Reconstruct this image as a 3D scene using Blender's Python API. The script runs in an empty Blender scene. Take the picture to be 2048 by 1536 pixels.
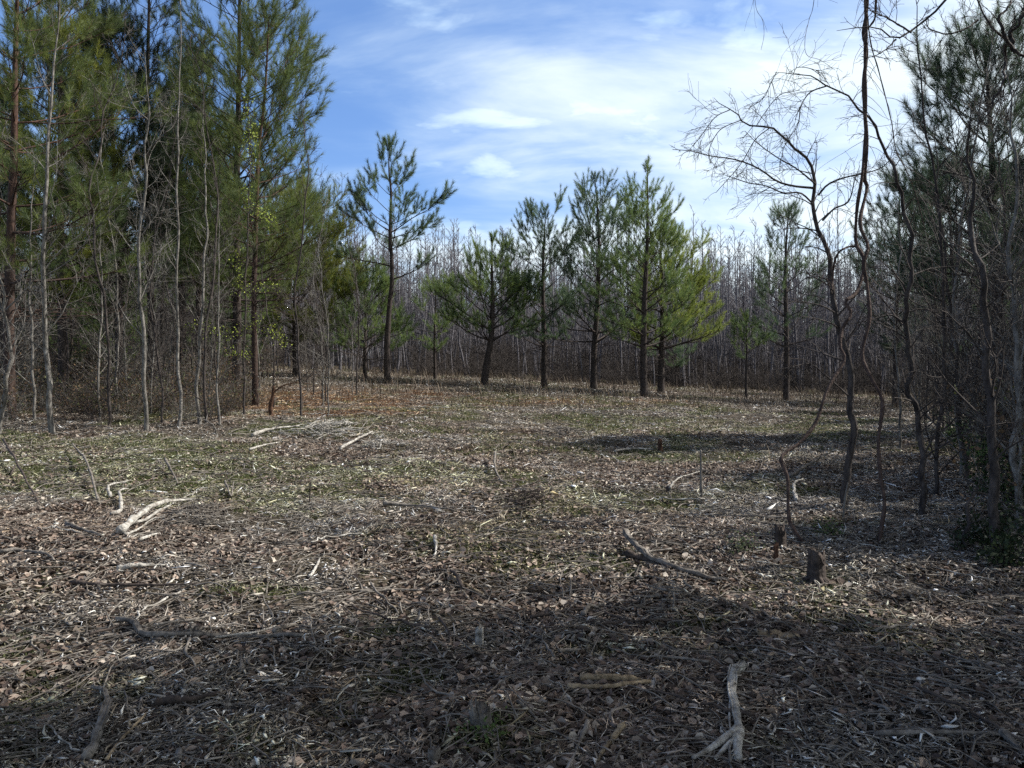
import bpy, math, random
import numpy as np
R = math.radians
scene = bpy.context.scene
rnd = random.Random(11)
rng = np.random.default_rng(11)

# ------------------------------------------------------------------ camera, sky, sun
CAMH = 1.6
FPX = 1607.0                      # focal length in pixels of the 2048 px wide photograph
PITCH = math.atan(48 / FPX)
cam = bpy.data.cameras.new('camera'); cam.lens = 36 * FPX / 2048; cam.sensor_width = 36
cam.clip_start = 0.05; cam.clip_end = 3000
camo = bpy.data.objects.new('camera', cam); scene.collection.objects.link(camo)
camo.location = (0, 0, CAMH); camo.rotation_euler = (math.pi / 2 - PITCH, 0, 0)
scene.camera = camo
SUN_AZ, SUN_EL = 77.0, 45.0       # degrees clockwise from the view direction, degrees up
scene.view_settings.view_transform = 'Standard'; scene.view_settings.look = 'None'
scene.view_settings.gamma = 1; scene.view_settings.exposure = 0.66
scene.cycles.use_denoising = False
scene.cycles.max_bounces = 6; scene.cycles.transparent_max_bounces = 4
scene.cycles.diffuse_bounces = 3; scene.cycles.transmission_bounces = 3
scene.cycles.sample_clamp_indirect = 4

def world():
    w = bpy.data.worlds.new('World'); scene.world = w; w.use_nodes = True
    nt = w.node_tree; N = nt.nodes; L = nt.links; N.clear()
    out = N.new('ShaderNodeOutputWorld'); bg = N.new('ShaderNodeBackground')
    sky = N.new('ShaderNodeTexSky'); sky.sky_type = 'NISHITA'; sky.sun_disc = False
    sky.sun_elevation = R(SUN_EL); sky.sun_rotation = R(SUN_AZ)
    sky.air_density = 1.0; sky.dust_density = 0.6; sky.ozone_density = 3.0
    bg.inputs[1].default_value = 0.072
    tc = N.new('ShaderNodeTexCoord')
    sep = N.new('ShaderNodeSeparateXYZ'); L.new(tc.outputs['Generated'], sep.inputs[0])
    def M(op, a, b=None, c=None, clamp=False):
        n = N.new('ShaderNodeMath'); n.operation = op; n.use_clamp = clamp
        for i, v in enumerate((a, b, c)):
            if v is None: continue
            if isinstance(v, (int, float)): n.inputs[i].default_value = v
            else: L.new(v, n.inputs[i])
        return n.outputs[0]
    X, Y, Z = sep.outputs
    zz = M('ADD', M('MAXIMUM', Z, 0.0), 0.17)
    u = M('DIVIDE', X, zz); v = M('DIVIDE', Y, zz)
    def coords(rot, sx, sy, off):
        c = N.new('ShaderNodeCombineXYZ'); L.new(u, c.inputs[0]); L.new(v, c.inputs[1])
        m = N.new('ShaderNodeMapping'); L.new(c.outputs[0], m.inputs[0])
        m.inputs['Rotation'].default_value = (0, 0, R(rot)); m.inputs['Scale'].default_value = (sx, sy, 1)
        m.inputs['Location'].default_value = off
        return m.outputs[0]
    def noise(vec, sc, det, ro, dist=0.0):
        n = N.new('ShaderNodeTexNoise'); L.new(vec, n.inputs['Vector'])
        n.inputs['Scale'].default_value = sc; n.inputs['Detail'].default_value = det
        n.inputs['Roughness'].default_value = ro; n.inputs['Distortion'].default_value = dist
        return n.outputs['Fac']
    def ramp(x, a, b):
        n = N.new('ShaderNodeMapRange'); n.interpolation_type = 'SMOOTHSTEP'
        L.new(x, n.inputs[0]); n.inputs[1].default_value = a; n.inputs[2].default_value = b
        return n.outputs[0]
    thin = noise(coords(20, .9, 1.7, (3.1, 1.7, 0)), 1.25, 7, .58, .5)
    big = noise(coords(-12, .9, 1.1, (7.3, 2.2, 0)), .75, 4, .5, .2)
    puff = noise(coords(5, 1, 1.3, (1.3, 9.1, 0)), 2.6, 6, .55, .2)
    # more cloud towards the sun side (thin stratus lit from behind) and near the horizon
    side = M('MULTIPLY', M('ADD', X, 0.28), 0.20)
    hz = M('MULTIPLY', M('SUBTRACT', 0.22, Z), 0.45)
    cov = M('ADD', M('ADD', M('MULTIPLY', thin, .55), M('MULTIPLY', big, .55)), M('ADD', M('ADD', side, hz), M('MULTIPLY', ramp(Z, .50, .72), .7)))
    m1 = ramp(cov, .39, .74)
    m2 = ramp(M('ADD', M('ADD', puff, M('MULTIPLY', big, .5)), M('MULTIPLY', side, .5)), .74, .96)
    mask = M('ADD', M('MULTIPLY', M('MAXIMUM', M('MULTIPLY', m1, .82), M('MULTIPLY', m2, .9)), .88), .14, clamp=True)
    hs = N.new('ShaderNodeHueSaturation'); hs.inputs['Saturation'].default_value = 1.22
    hs.inputs['Value'].default_value = 1.3; L.new(sky.outputs[0], hs.inputs['Color'])
    tint = N.new('ShaderNodeMix'); tint.data_type = 'RGBA'; tint.blend_type = 'MULTIPLY'
    tint.inputs[0].default_value = 1
    L.new(hs.outputs[0], tint.inputs[6]); tint.inputs[7].default_value = (.93, .95, 1.18, 1)
    ccol = N.new('ShaderNodeMix'); ccol.data_type = 'RGBA'
    L.new(m1, ccol.inputs[0])
    ccol.inputs[6].default_value = (5.3, 7.6, 10.4, 1); ccol.inputs[7].default_value = (9.6, 10.6, 10.8, 1)
    high = N.new('ShaderNodeMix'); high.data_type = 'RGBA'; L.new(ramp(Z, .48, .75), high.inputs[0])
    L.new(ccol.outputs[2], high.inputs[6]); high.inputs[7].default_value = (2.2, 2.2, 2.35, 1); ccol = high  # overhead cloud, out of view, added dull gray to weaken the sky fill
    mix = N.new('ShaderNodeMix'); mix.data_type = 'RGBA'
    L.new(mask, mix.inputs[0]); L.new(tint.outputs[2], mix.inputs[6]); L.new(ccol.outputs[2], mix.inputs[7])
    L.new(mix.outputs[2], bg.inputs[0]); L.new(bg.outputs[0], out.inputs[0])
world()

sl = bpy.data.lights.new('sun', 'SUN'); sl.energy = 5.0; sl.angle = R(0.5); sl.color = (1, .97, .92)
slo = bpy.data.objects.new('sun', sl); scene.collection.objects.link(slo)
slo.rotation_euler = (R(90 - SUN_EL), 0, -R(SUN_AZ) + math.pi)
SUNV = np.array([math.sin(R(SUN_AZ)) * math.cos(R(SUN_EL)), math.cos(R(SUN_AZ)) * math.cos(R(SUN_EL)), math.sin(R(SUN_EL))])

# ------------------------------------------------------------------ terrain function
def vnoise(x, y, seed=0):
    x = np.asarray(x, float); y = np.asarray(y, float)
    ix = np.floor(x).astype(np.int64); iy = np.floor(y).astype(np.int64)
    fx = x - ix; fy = y - iy
    fx = fx * fx * (3 - 2 * fx); fy = fy * fy * (3 - 2 * fy)
    def h(a, b):
        n = (a * 374761393 + b * 668265263 + seed * 974634777) & 0xffffffff
        n = ((n ^ (n >> 13)) * 1274126177) & 0xffffffff
        return ((n ^ (n >> 16)) & 0xffff) / 65535.0
    return (h(ix, iy) * (1 - fx) + h(ix + 1, iy) * fx) * (1 - fy) + (h(ix, iy + 1) * (1 - fx) + h(ix + 1, iy + 1) * fx) * fy
def smooth(a, b, x):
    t = np.clip((x - a) / (b - a), 0, 1); return t * t * (3 - 2 * t)
def ground(x, y):
    x = np.asarray(x, float); y = np.asarray(y, float)
    s = smooth(4, 44, y)
    xs = 45 * np.tanh(x / 45)
    z = (0.33 - 0.05 * xs) * s
    z = z + 0.16 * (vnoise(x / 3.1 + 9, y / 3.1, 1) - .5) + 0.09 * (vnoise(x / 1.05, y / 1.05, 2) - .5) \
          + 0.065 * (vnoise(x / .38, y / .38, 3) - .5) + 0.02 * (vnoise(x / .13, y / .13, 4) - .5)
    for cx, cy, rr, hh in MOUNDS:
        z = z + hh * np.exp(-((x - cx) ** 2 + (y - cy) ** 2) / rr ** 2)
    return z
MOUNDS = []
def ray(px, py):
    cx = (px - 1024) / FPX; cy = -(py - 768) / FPX
    c, s = math.cos(PITCH), math.sin(PITCH)
    return np.array([cx, c + cy * s, cy * c - s])
def gpt(px, py):
    """where the sight line through a photo pixel meets the ground"""
    d = ray(px, py); t = 2.0
    while t < 150:
        p = np.array([0, 0, CAMH]) + d * t
        if p[2] < ground(p[0], p[1]): break
        t *= 1.004
    return np.array([p[0], p[1], float(ground(p[0], p[1]))])
def at(px, py, Y):
    d = ray(px, py); return np.array([0, 0, CAMH]) + d * (Y / d[1])
for px, py, rr, hh in ((400, 1045, .55, .14), (1050, 1010, .6, .10), (1640, 880, 1.4, -.12), (690, 862, 1.0, .10), (960, 1450, .25, .06), (870, 1100, .6, .05)):
    g = gpt(px, py); MOUNDS.append((g[0], g[1], rr, hh))

# ------------------------------------------------------------------ materials
def mat(name, c1, c2=None, rough=.85, scale=12., bump=.0, bscale=None, trans=0., attr=False, stretch=None, spec=.2, c3=None):
    m = bpy.data.materials.new(name); m.use_nodes = True
    nt = m.node_tree; N = nt.nodes; L = nt.links
    b = N['Principled BSDF']; b.inputs['Roughness'].default_value = rough
    b.inputs['Specular IOR Level'].default_value = spec
    tc = N.new('ShaderNodeTexCoord'); mp = N.new('ShaderNodeMapping'); L.new(tc.outputs['Object'], mp.inputs[0])
    if stretch: mp.inputs['Scale'].default_value = stretch
    nz = N.new('ShaderNodeTexNoise'); nz.inputs['Scale'].default_value = scale; nz.inputs['Detail'].default_value = 6
    nz.inputs['Roughness'].default_value = .65; L.new(mp.outputs[0], nz.inputs['Vector'])
    if attr:
        a = N.new('ShaderNodeAttribute'); a.attribute_name = 'Col'; col = a.outputs['Color']
    else:
        r = N.new('ShaderNodeValToRGB'); r.color_ramp.elements[0].position = .36; r.color_ramp.elements[1].position = .66
        r.color_ramp.elements[0].color = (*c1, 1); r.color_ramp.elements[1].color = (*(c2 or c1), 1)
        if c3:
            e = r.color_ramp.elements.new(.8); e.color = (*c3, 1)
        L.new(nz.outputs['Fac'], r.inputs[0]); col = r.outputs[0]
    L.new(col, b.inputs['Base Color'])
    if bump:
        bp = N.new('ShaderNodeBump'); bp.inputs['Strength'].default_value = bump; bp.inputs['Distance'].default_value = .02
        n2 = N.new('ShaderNodeTexNoise'); n2.inputs['Scale'].default_value = bscale or scale * 2; n2.inputs['Detail'].default_value = 5
        L.new(mp.outputs[0], n2.inputs['Vector']); L.new(n2.outputs['Fac'], bp.inputs['Height']); L.new(bp.outputs[0], b.inputs['Normal'])
    if trans:
        t = N.new('ShaderNodeBsdfTranslucent'); L.new(col, t.inputs[0])
        mx = N.new('ShaderNodeMixShader'); mx.inputs[0].default_value = trans
        L.new(b.outputs[0], mx.inputs[1]); L.new(t.outputs[0], mx.inputs[2])
        L.new(mx.outputs[0], N['Material Output'].inputs[0])
    return m
M = {}
M['needle'] = mat('pine_needles', None, attr=True, rough=.5, trans=.47, spec=.4)
M['litter'] = mat('leaf_litter', None, attr=True, rough=.75, trans=.12, spec=.25)
M['chips'] = mat('wood_chips', None, attr=True, rough=.8, spec=.2)
M['green'] = mat('moss_and_grass', None, attr=True, rough=.6, trans=.3, spec=.3)
M['pinebark'] = mat('pine_bark', (.026, .021, .019), (.088, .068, .058), scale=9, bump=.9, bscale=16, stretch=(2.2, 2.2, .8))
M['redbark'] = mat('upper_pine_bark', (.030, .019, .015), (.125, .068, .048), scale=9, bump=.7, bscale=18, stretch=(2, 2, .9))
M['graybark'] = mat('pale_sapling_bark', (.06, .053, .046), (.27, .25, .22), scale=8, bump=.6, bscale=30, stretch=(2, 2, .9), c3=(.50, .48, .44))
M['darkbark'] = mat('dark_sapling_bark', (.026, .021, .019), (.10, .083, .073), scale=9, bump=.6, bscale=30, stretch=(2, 2, .7))
M['vine'] = mat('vine_bark', (.035, .022, .018), (.11, .075, .06), scale=14, bump=.7, bscale=40)
M['farbark'] = mat('far_tree_bark', (.072, .065, .070), (.215, .20, .21), scale=.35)
M['bleach'] = mat('bleached_wood', (.16, .14, .115), (.60, .57, .51), scale=16, bump=1., bscale=60, stretch=(1, 1, 1))
M['graywood'] = mat('weathered_gray_wood', (.07, .06, .05), (.27, .24, .205), scale=14, bump=.8, bscale=34)
M['tanwood'] = mat('split_tan_wood', (.12, .085, .05), (.40, .31, .20), scale=14, bump=.8, bscale=34)
M['rustwood'] = mat('rusty_brown_bark', (.05, .028, .018), (.15, .08, .05), scale=10, bump=.8, bscale=30)
M['darkwood'] = mat('dark_dead_bark', (.025, .02, .018), (.11, .085, .07), scale=10, bump=.8, bscale=34)  # mottled dark brown for dead wood and stumps

def height_bark(m, lo, hi, base):
    nt = m.node_tree; N = nt.nodes; L = nt.links; b = N['Principled BSDF']; link = b.inputs['Base Color'].links[0]; src = link.from_socket
    tc = N.new('ShaderNodeTexCoord'); sp = N.new('ShaderNodeSeparateXYZ'); L.new(tc.outputs['Object'], sp.inputs[0])
    r = N.new('ShaderNodeMapRange'); L.new(sp.outputs[2], r.inputs[0]); r.inputs[1].default_value = lo; r.inputs[2].default_value = hi
    mx = N.new('ShaderNodeMix'); mx.data_type = 'RGBA'; L.new(r.outputs[0], mx.inputs[0]); mx.inputs[6].default_value = (*base, 1); L.new(src, mx.inputs[7])
    m2 = N.new('ShaderNodeMix'); m2.data_type = 'RGBA'; m2.inputs[0].default_value = .45; L.new(mx.outputs[2], m2.inputs[6]); L.new(src, m2.inputs[7]); L.new(m2.outputs[2], b.inputs['Base Color'])
height_bark(M['redbark'], 3.5, 6.5, (.045, .036, .031))
def ground_mat():
    m = bpy.data.materials.new('forest_floor'); m.use_nodes = True
    nt = m.node_tree; N = nt.nodes; L = nt.links; b = N['Principled BSDF']
    b.inputs['Roughness'].default_value = .95; b.inputs['Specular IOR Level'].default_value = .1
    tc = N.new('ShaderNodeTexCoord')
    def noise(sc, det=6, ro=.6, loc=(0, 0, 0), st=(1, 1, 1)):
        mp = N.new('ShaderNodeMapping'); L.new(tc.outputs['Object'], mp.inputs[0]); mp.inputs['Location'].default_value = loc
        mp.inputs['Scale'].default_value = st
        n = N.new('ShaderNodeTexNoise'); n.inputs['Scale'].default_value = sc; n.inputs['Detail'].default_value = det
        n.inputs['Roughness'].default_value = ro; L.new(mp.outputs[0], n.inputs['Vector']); return n.outputs['Fac']
    def rampc(f, stops):
        r = N.new('ShaderNodeValToRGB'); cr = r.color_ramp
        while len(cr.elements) < len(stops): cr.elements.new(.5)
        for e, (p, c) in zip(cr.elements, stops): e.position = p; e.color = (*c, 1)
        L.new(f, r.inputs[0]); return r.outputs[0]
    def mixc(f, a, c):
        n = N.new('ShaderNodeMix'); n.data_type = 'RGBA'; L.new(f, n.inputs[0]); L.new(a, n.inputs[6])
        if isinstance(c, tuple): n.inputs[7].default_value = (*c, 1)
        else: L.new(c, n.inputs[7])
        return n.outputs[2]
    def rng_(f, a, b_):
        n = N.new('ShaderNodeMapRange'); n.interpolation_type = 'SMOOTHSTEP'; L.new(f, n.inputs[0])
        n.inputs[1].default_value = a; n.inputs[2].default_value = b_; return n.outputs[0]
    at_ = N.new('ShaderNodeAttribute'); at_.attribute_name = 'Col'
    var = rampc(noise(38, 8, .72), [(.30, (.10, .10, .10)), (.48, (.5, .48, .46)), (.60, (1.1, 1.05, 1.0)), (.74, (2.1, 2.05, 1.9))])
    mm = N.new('ShaderNodeMix'); mm.data_type = 'RGBA'; mm.blend_type = 'MULTIPLY'; mm.inputs[0].default_value = 1
    L.new(at_.outputs['Color'], mm.inputs[6]); L.new(var, mm.inputs[7]); c = mm.outputs[2]
    L.new(c, b.inputs['Base Color'])
    bp = N.new('ShaderNodeBump'); bp.inputs['Strength'].default_value = 1; bp.inputs['Distance'].default_value = .06
    L.new(noise(26, 8, .7), bp.inputs['Height']); L.new(bp.outputs[0], b.inputs['Normal'])
    return m
M['ground'] = ground_mat()

# ------------------------------------------------------------------ mesh helpers
COL = scene.collection
class Geo:
    def __init__(s): s.V = []; s.F = []; s.C = []; s.n = 0
    def add(s, V, F, C=None):
        V = np.asarray(V, np.float32).reshape(-1, 3); F = np.asarray(F, np.int64)
        if len(V) == 0: return
        s.V.append(V); s.F.append(F + s.n); s.n += len(V)
        if C is not None: s.C.append(np.asarray(C, np.float32).reshape(-1, 3))
    def tubes(s, polys, sides=5, cap=False):
        groups = {}
        for P, r in polys:
            if cap:
                d0 = (P[0] - P[1]) * .02; d1 = (P[-1] - P[-2]) * .02
                P = np.vstack([P[0] + d0, P, P[-1] + d1]); r = np.concatenate([[r[0] * .03], r, [r[-1] * .03]])
            groups.setdefault(len(P), []).append((P, r))
        for n, g in groups.items():
            P = np.array([a[0] for a in g], float); r = np.array([a[1] for a in g], float)
            T = np.gradient(P, axis=1); T /= np.linalg.norm(T, axis=2, keepdims=True) + 1e-9
            mt = np.abs(P[:, -1] - P[:, 0]); ref = np.zeros((len(g), 3)); ref[np.arange(len(g)), np.argmin(mt, axis=1)] = 1
            ref = np.repeat(ref[:, None], n, 1)
            A = np.cross(T, ref); A /= np.linalg.norm(A, axis=2, keepdims=True) + 1e-9
            B = np.cross(T, A)
            th = np.arange(sides) * 2 * math.pi / sides
            ring = P[:, :, None] + r[:, :, None, None] * (A[:, :, None] * np.cos(th)[None, None, :, None] + B[:, :, None] * np.sin(th)[None, None, :, None])
            m = len(g)
            idx = np.arange(m * n * sides).reshape(m, n, sides)
            a = idx[:, :-1]; b = idx[:, 1:]
            F = np.stack([a, np.roll(a, -1, 2), np.roll(b, -1, 2), b], -1).reshape(-1, 4)
            s.add(ring.reshape(-1, 3), F)
    def build(s, name, m, parent=None, smooth_=False, loc=None):
        me = bpy.data.meshes.new(name)
        V = np.concatenate(s.V) if s.V else np.zeros((0, 3), np.float32)
        if loc is not None: V = V - np.asarray(loc, np.float32)
        me.vertices.add(len(V)); me.vertices.foreach_set('co', V.astype(np.float32).ravel())
        li = np.concatenate([f.ravel() for f in s.F]); lt = np.concatenate([np.full(len(f), f.shape[1]) for f in s.F])
        ls = np.concatenate([[0], np.cumsum(lt)[:-1]])
        me.loops.add(len(li)); me.loops.foreach_set('vertex_index', li.astype(np.int32))
        me.polygons.add(len(lt)); me.polygons.foreach_set('loop_start', ls.astype(np.int32)); me.polygons.foreach_set('loop_total', lt.astype(np.int32))
        if smooth_: me.polygons.foreach_set('use_smooth', np.ones(len(lt), bool))
        me.update(calc_edges=True)
        if s.C:
            C = np.concatenate(s.C); at_ = me.color_attributes.new('Col', 'FLOAT_COLOR', 'POINT')
            at_.data.foreach_set('color', np.concatenate([C, np.ones((len(C), 1), np.float32)], 1).ravel())
        me.materials.append(m)
        o = bpy.data.objects.new(name, me); COL.objects.link(o)
        if parent: o.parent = parent
        if loc is not None and not parent: o.location = tuple(float(v) for v in loc)
        return o
def tag(o, label=None, cat=None, group=None, kind=None):
    if label: o['label'] = label
    if cat: o['category'] = cat
    if group: o['group'] = group
    if kind: o['kind'] = kind
    return o
def empty(name, loc, rz=0., sc=1.):
    o = bpy.data.objects.new(name, None); COL.objects.link(o); o.location = tuple(float(v) for v in loc)
    o.rotation_euler = (0, 0, rz); o.scale = (sc, sc, sc); o.empty_display_size = .2
    return o
def copy_tree(o, loc, rz=0., sc=1., label=None, group=None):
    c = o.copy(); COL.objects.link(c); c.location = tuple(float(v) for v in loc); c.rotation_euler = (0, 0, rz); c.scale = (sc, sc, sc)
    for ch in o.children:
        d = ch.copy(); COL.objects.link(d); d.parent = c
    if label: c['label'] = label
    if group: c['group'] = group
    return c

# patches of the floor: (px, py, half width in m, half depth in m, weight)
ZG = [gpt(a, b)[:2].tolist() + [c, d, e] for a, b, c, d, e in ((160, 965, 1.9, 1.4, 1.3), (350, 935, 2.0, 1.5, 1.2), (560, 1000, 1.4, 1.1, 1.0), (200, 900, 2.5, 1.5, .9), (810, 955, 1.3, 1.0, 1.0), (960, 955, .8, .6, 1.0), (1090, 1128, .55, .16, 1.2), (1200, 1010, 1.2, .8, .6),
      (500, 1180, .5, .25, .9), (1110, 835, 5, 4, .1), (1780, 850, 4, 3, .4), (1900, 905, 1.5, 1.0, .8), (1690, 1060, .8, .6, .6), (1350, 920, 2, 1.4, .25), (640, 1090, .7, .4, .4), (30, 870, 3, 2.5, .5), (1000, 1500, .2, .1, 1), (760, 1265, .2, .08, 1))]
ZR = [gpt(a, b)[:2].tolist() + [c, d, e] for a, b, c, d, e in ((1030, 1040, 1.2, 1.3, 1.5), (860, 1095, .8, .45, 1.4), (1000, 930, 1.0, 1.6, 1.0), (60, 1050, .9, .5, 1.), (400, 1090, .7, .35, .8), (1380, 1060, 1.3, .8, .8), (700, 990, .9, .8, .5), (100, 1400, .5, .25, .9), (900, 1200, .7, .25, .6), (1650, 1300, 1.2, .7, .8), (820, 850, 2.2, 2, .5), (1450, 1200, .9, .5, .6))]
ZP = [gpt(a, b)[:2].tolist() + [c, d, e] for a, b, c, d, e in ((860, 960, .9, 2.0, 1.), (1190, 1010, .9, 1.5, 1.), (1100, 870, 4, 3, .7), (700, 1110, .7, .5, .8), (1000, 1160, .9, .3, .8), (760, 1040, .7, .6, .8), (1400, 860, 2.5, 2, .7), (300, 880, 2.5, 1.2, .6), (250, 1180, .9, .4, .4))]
ZS = [gpt(a, b)[:2].tolist() + [c, d, e] for a, b, c, d, e in ((610, 800, 4.5, 5, 1.2), (1180, 800, 5, 3, .35), (700, 1420, .5, .25, .35))]
def zone(x, y):
    def f(Zs, sd):
        n = (vnoise(x / 1.7 + sd, y / 1.7, sd) * .5 + vnoise(x / .55, y / .55, sd + 1) * .3 + vnoise(x / .18, y / .18, sd + 2) * .2)
        v = .22 * (n > 2)
        for cx, cy, w, d, k in Zs: v = v + k * np.exp(-((x - cx) / w) ** 2 - ((y - cy) / d) ** 2)
        return smooth(.48, .78, n + .36 * np.minimum(v, 1.3))
    return f(ZG, 51), f(ZR, 61), f(ZS, 71) * smooth(.05, .25, sum(k * np.exp(-((x - cx) / w) ** 2 - ((y - cy) / d) ** 2) for cx, cy, w, d, k in ZS))

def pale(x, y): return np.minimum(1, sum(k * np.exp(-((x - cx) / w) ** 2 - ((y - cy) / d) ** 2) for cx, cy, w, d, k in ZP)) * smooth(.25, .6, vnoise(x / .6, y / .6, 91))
# ------------------------------------------------------------------ ground sheet
def build_ground():
    r = np.concatenate([[0], np.geomspace(.6, 30, 330), np.geomspace(30.5, 900, 70)])
    a = np.concatenate([np.linspace(-42, 42, 420), np.linspace(44, 316, 80)])
    a = R(1) * a
    RR, AA = np.meshgrid(r, a, indexing='ij')
    X = RR * np.sin(AA); Y = RR * np.cos(AA); Z = ground(X, Y)
    V = np.stack([X, Y, Z], -1).reshape(-1, 3); n, m = RR.shape
    i = np.arange(n * m).reshape(n, m)
    j = np.roll(i, -1, 1)
    F = np.stack([i[:-1], i[1:], j[1:], j[:-1]], -1).reshape(-1, 4)
    F = F[m:]  # drop the degenerate ring at the centre
    zg, zr, zs = [v.reshape(-1, 1) for v in zone(X, Y)]
    Cc = np.array([[1.0, .86, .68]]) * .125 * np.ones((len(V), 1))
    Cc = Cc * (1 - zr) + np.array([[.095, .065, .05]]) * zr; Cc = Cc * (1 - zg) + np.array([[.085, .10, .035]]) * zg; Cc = Cc * (1 - zs) + np.array([[.16, .09, .05]]) * zs
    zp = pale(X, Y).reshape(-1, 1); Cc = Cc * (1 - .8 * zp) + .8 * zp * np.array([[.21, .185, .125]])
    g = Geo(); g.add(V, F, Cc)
    tri = np.stack([np.full(m, i[0, 0]), i[1], j[1]], -1); g.F.append(tri)
    o = g.build('ground', M['ground'], smooth_=True); tag(o, kind='structure', label='forest clearing floor of bare soil and litter')
build_ground()

# ------------------------------------------------------------------ scatter of litter
def scatter_pts(n, ymin, ymax, power, halfw=.78):
    """points in the wedge in front of the camera, density falling with distance"""
    u = rng.random(n)
    if abs(power - 1) < 1e-3: y = ymin * (ymax / ymin) ** u
    else:
        k = 1 - power; y = (ymin ** k + u * (ymax ** k - ymin ** k)) ** (1 / k)
    x = (rng.random(n) * 2 - 1) * (y * halfw + 1.0)
    return x, y
def frames(n, tilt):
    """random in-plane direction and a tilted normal"""
    a = rng.random(n) * 2 * math.pi; t = rng.normal(0, tilt, n); b = rng.random(n) * 2 * math.pi
    Nn = np.stack([np.sin(t) * np.cos(b), np.sin(t) * np.sin(b), np.cos(t)], -1)
    D = np.stack([np.cos(a), np.sin(a), np.zeros(n)], -1)
    D = D - Nn * (D * Nn).sum(1, keepdims=True); D /= np.linalg.norm(D, axis=1, keepdims=True)
    return D, np.cross(Nn, D), Nn
def leafmask(x, y): return zone(x, y)[1]
def greenmask(x, y): return zone(x, y)[0]
def leaves(n, ymin, ymax, power, smin, smax, name_geo, thr=.40):
    x, y = scatter_pts(n, ymin, ymax, power)
    zg, zr, zs = zone(x, y); cl = vnoise(x / 1.3 + 70, y / 1.3, 85) * .5 + vnoise(x / .33, y / .33, 86) * .5; k = rng.random(n) < (.10 + .90 * np.maximum(zr, smooth(.45, .7, cl))) * (1 - .6 * zg); x = x[k]; y = y[k]; n = len(x)
    s = rng.uniform(smin, smax, n) * (1 + y / 60); z = ground(x, y) + rng.random(n) * .03
    D, S, Nn = frames(n, .55); P = np.stack([x, y, z], -1)
    w = s * rng.uniform(.30, .50, n); curl = rng.uniform(-.1, .38, n) * s; c2 = rng.uniform(-.15, .3, n) * s
    e = lambda v: v[:, None]
    base = P - D * e(s * .5) + Nn * e(c2); tip = P + D * e(s * .5) + Nn * e(c2 * rng.uniform(-.5, 1, n))
    l1 = P - D * e(s * .16) + S * e(w) + Nn * e(curl); r1 = P - D * e(s * .16) - S * e(w) + Nn * e(curl)
    l2 = P + D * e(s * .22) + S * e(w * .75) + Nn * e(curl); r2 = P + D * e(s * .22) - S * e(w * .75) + Nn * e(curl)
    V = np.stack([base, l1, l2, tip, r2, r1, P], 1)
    f = np.array([[0, 6, 1], [1, 6, 2], [2, 6, 3], [3, 6, 4], [4, 6, 5], [5, 6, 0]])
    F = (f[None] + (np.arange(n) * 7)[:, None, None]).reshape(-1, 3)
    pal = np.array([[.185, .138, .108], [.30, .235, .185], [.10, .073, .056], [.40, .345, .285], [.20, .145, .115], [.06, .044, .037]])
    c = pal[rng.integers(0, len(pal), n)] * rng.uniform(.6, 1.3, (n, 1))
    name_geo.add(V.reshape(-1, 3), F, np.repeat(c, 7, 0))
def chips(n, ymin, ymax, power, lmin, lmax, g, wf=1.):
    x, y = scatter_pts(n, ymin, ymax, power)
    zg, zr, zs = zone(x, y); cl = vnoise(x / .9 + 40, y / .9, 81) * .55 + vnoise(x / .27, y / .27, 82) * .45; k = rng.random(n) < (.12 + .88 * smooth(.32, .66, cl)) * (1 - .6 * zg) * (1 - .4 * zr); x = x[k]; y = y[k]; zg = zg[k]; zr = zr[k]; zs = zs[k]
    n = len(x); L_ = rng.uniform(lmin, lmax, n) * (1 + y / 50) * rng.choice([.5, 1, 1.7], n, p=[.45, .43, .12])
    w = rng.uniform(.0010, .0038, n) * (1 + y / 9) * rng.choice([1, 2.2], n, p=[.9, .1]) * wf
    z = ground(x, y) + rng.random(n) * .04
    D, S, Nn = frames(n, .42); P = np.stack([x, y, z], -1); e = lambda v: v[:, None]
    b = rng.normal(0, .12, n) * L_
    A = P - D * e(L_ / 2); B = P + S * e(b) + Nn * e(np.abs(b) * .4); C_ = P + D * e(L_ / 2)
    V = np.stack([A - S * e(w * .5), A + S * e(w * .5), B + S * e(w) + Nn * e(w * .2), B - S * e(w) + Nn * e(w * .2), B - Nn * e(w * .9), C_], 1)
    f4 = np.array([[0, 1, 2, 3]]); f3 = np.array([[3, 2, 5], [4, 3, 5], [2, 4, 5], [1, 4, 2], [0, 3, 4], [0, 4, 1]])
    off = (np.arange(n) * 6)[:, None, None]
    pal = np.array([[.25, .22, .185], [.46, .42, .36], [.12, .10, .085], [.80, .77, .71], [.20, .18, .16], [.05, .043, .037], [.31, .26, .19]])
    c = pal[rng.choice(len(pal), n, p=[.21, .15, .21, .07, .17, .12, .07])] * rng.uniform(.7, 1.25, (n, 1))
    q = zs[:, None]; c = c * (1 - q) + c * q * np.array([1.0, .74, .52]); q = zr[:, None]; c = c * (1 - .6 * q) + .6 * c * q * np.array([.95, .79, .70]); q = zg[:, None]; c = c * (1 - .6 * q) + .6 * c * q * np.array([.8, .92, .55])
    q = pale(x, y)[:, None]; c = c * (1 + .55 * q) * (1 + .5 * smooth(5, 12, y)[:, None]); c = np.minimum(c, .85)  # also lighter with distance: sunlit mid-ground brightness put into the chip colour
    base = g.n
    g.add(V.reshape(-1, 3), (f4[None] + off).reshape(-1, 4), np.repeat(c, 6, 0))
    g.F.append((f3[None] + off).reshape(-1, 3) + base)
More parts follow.
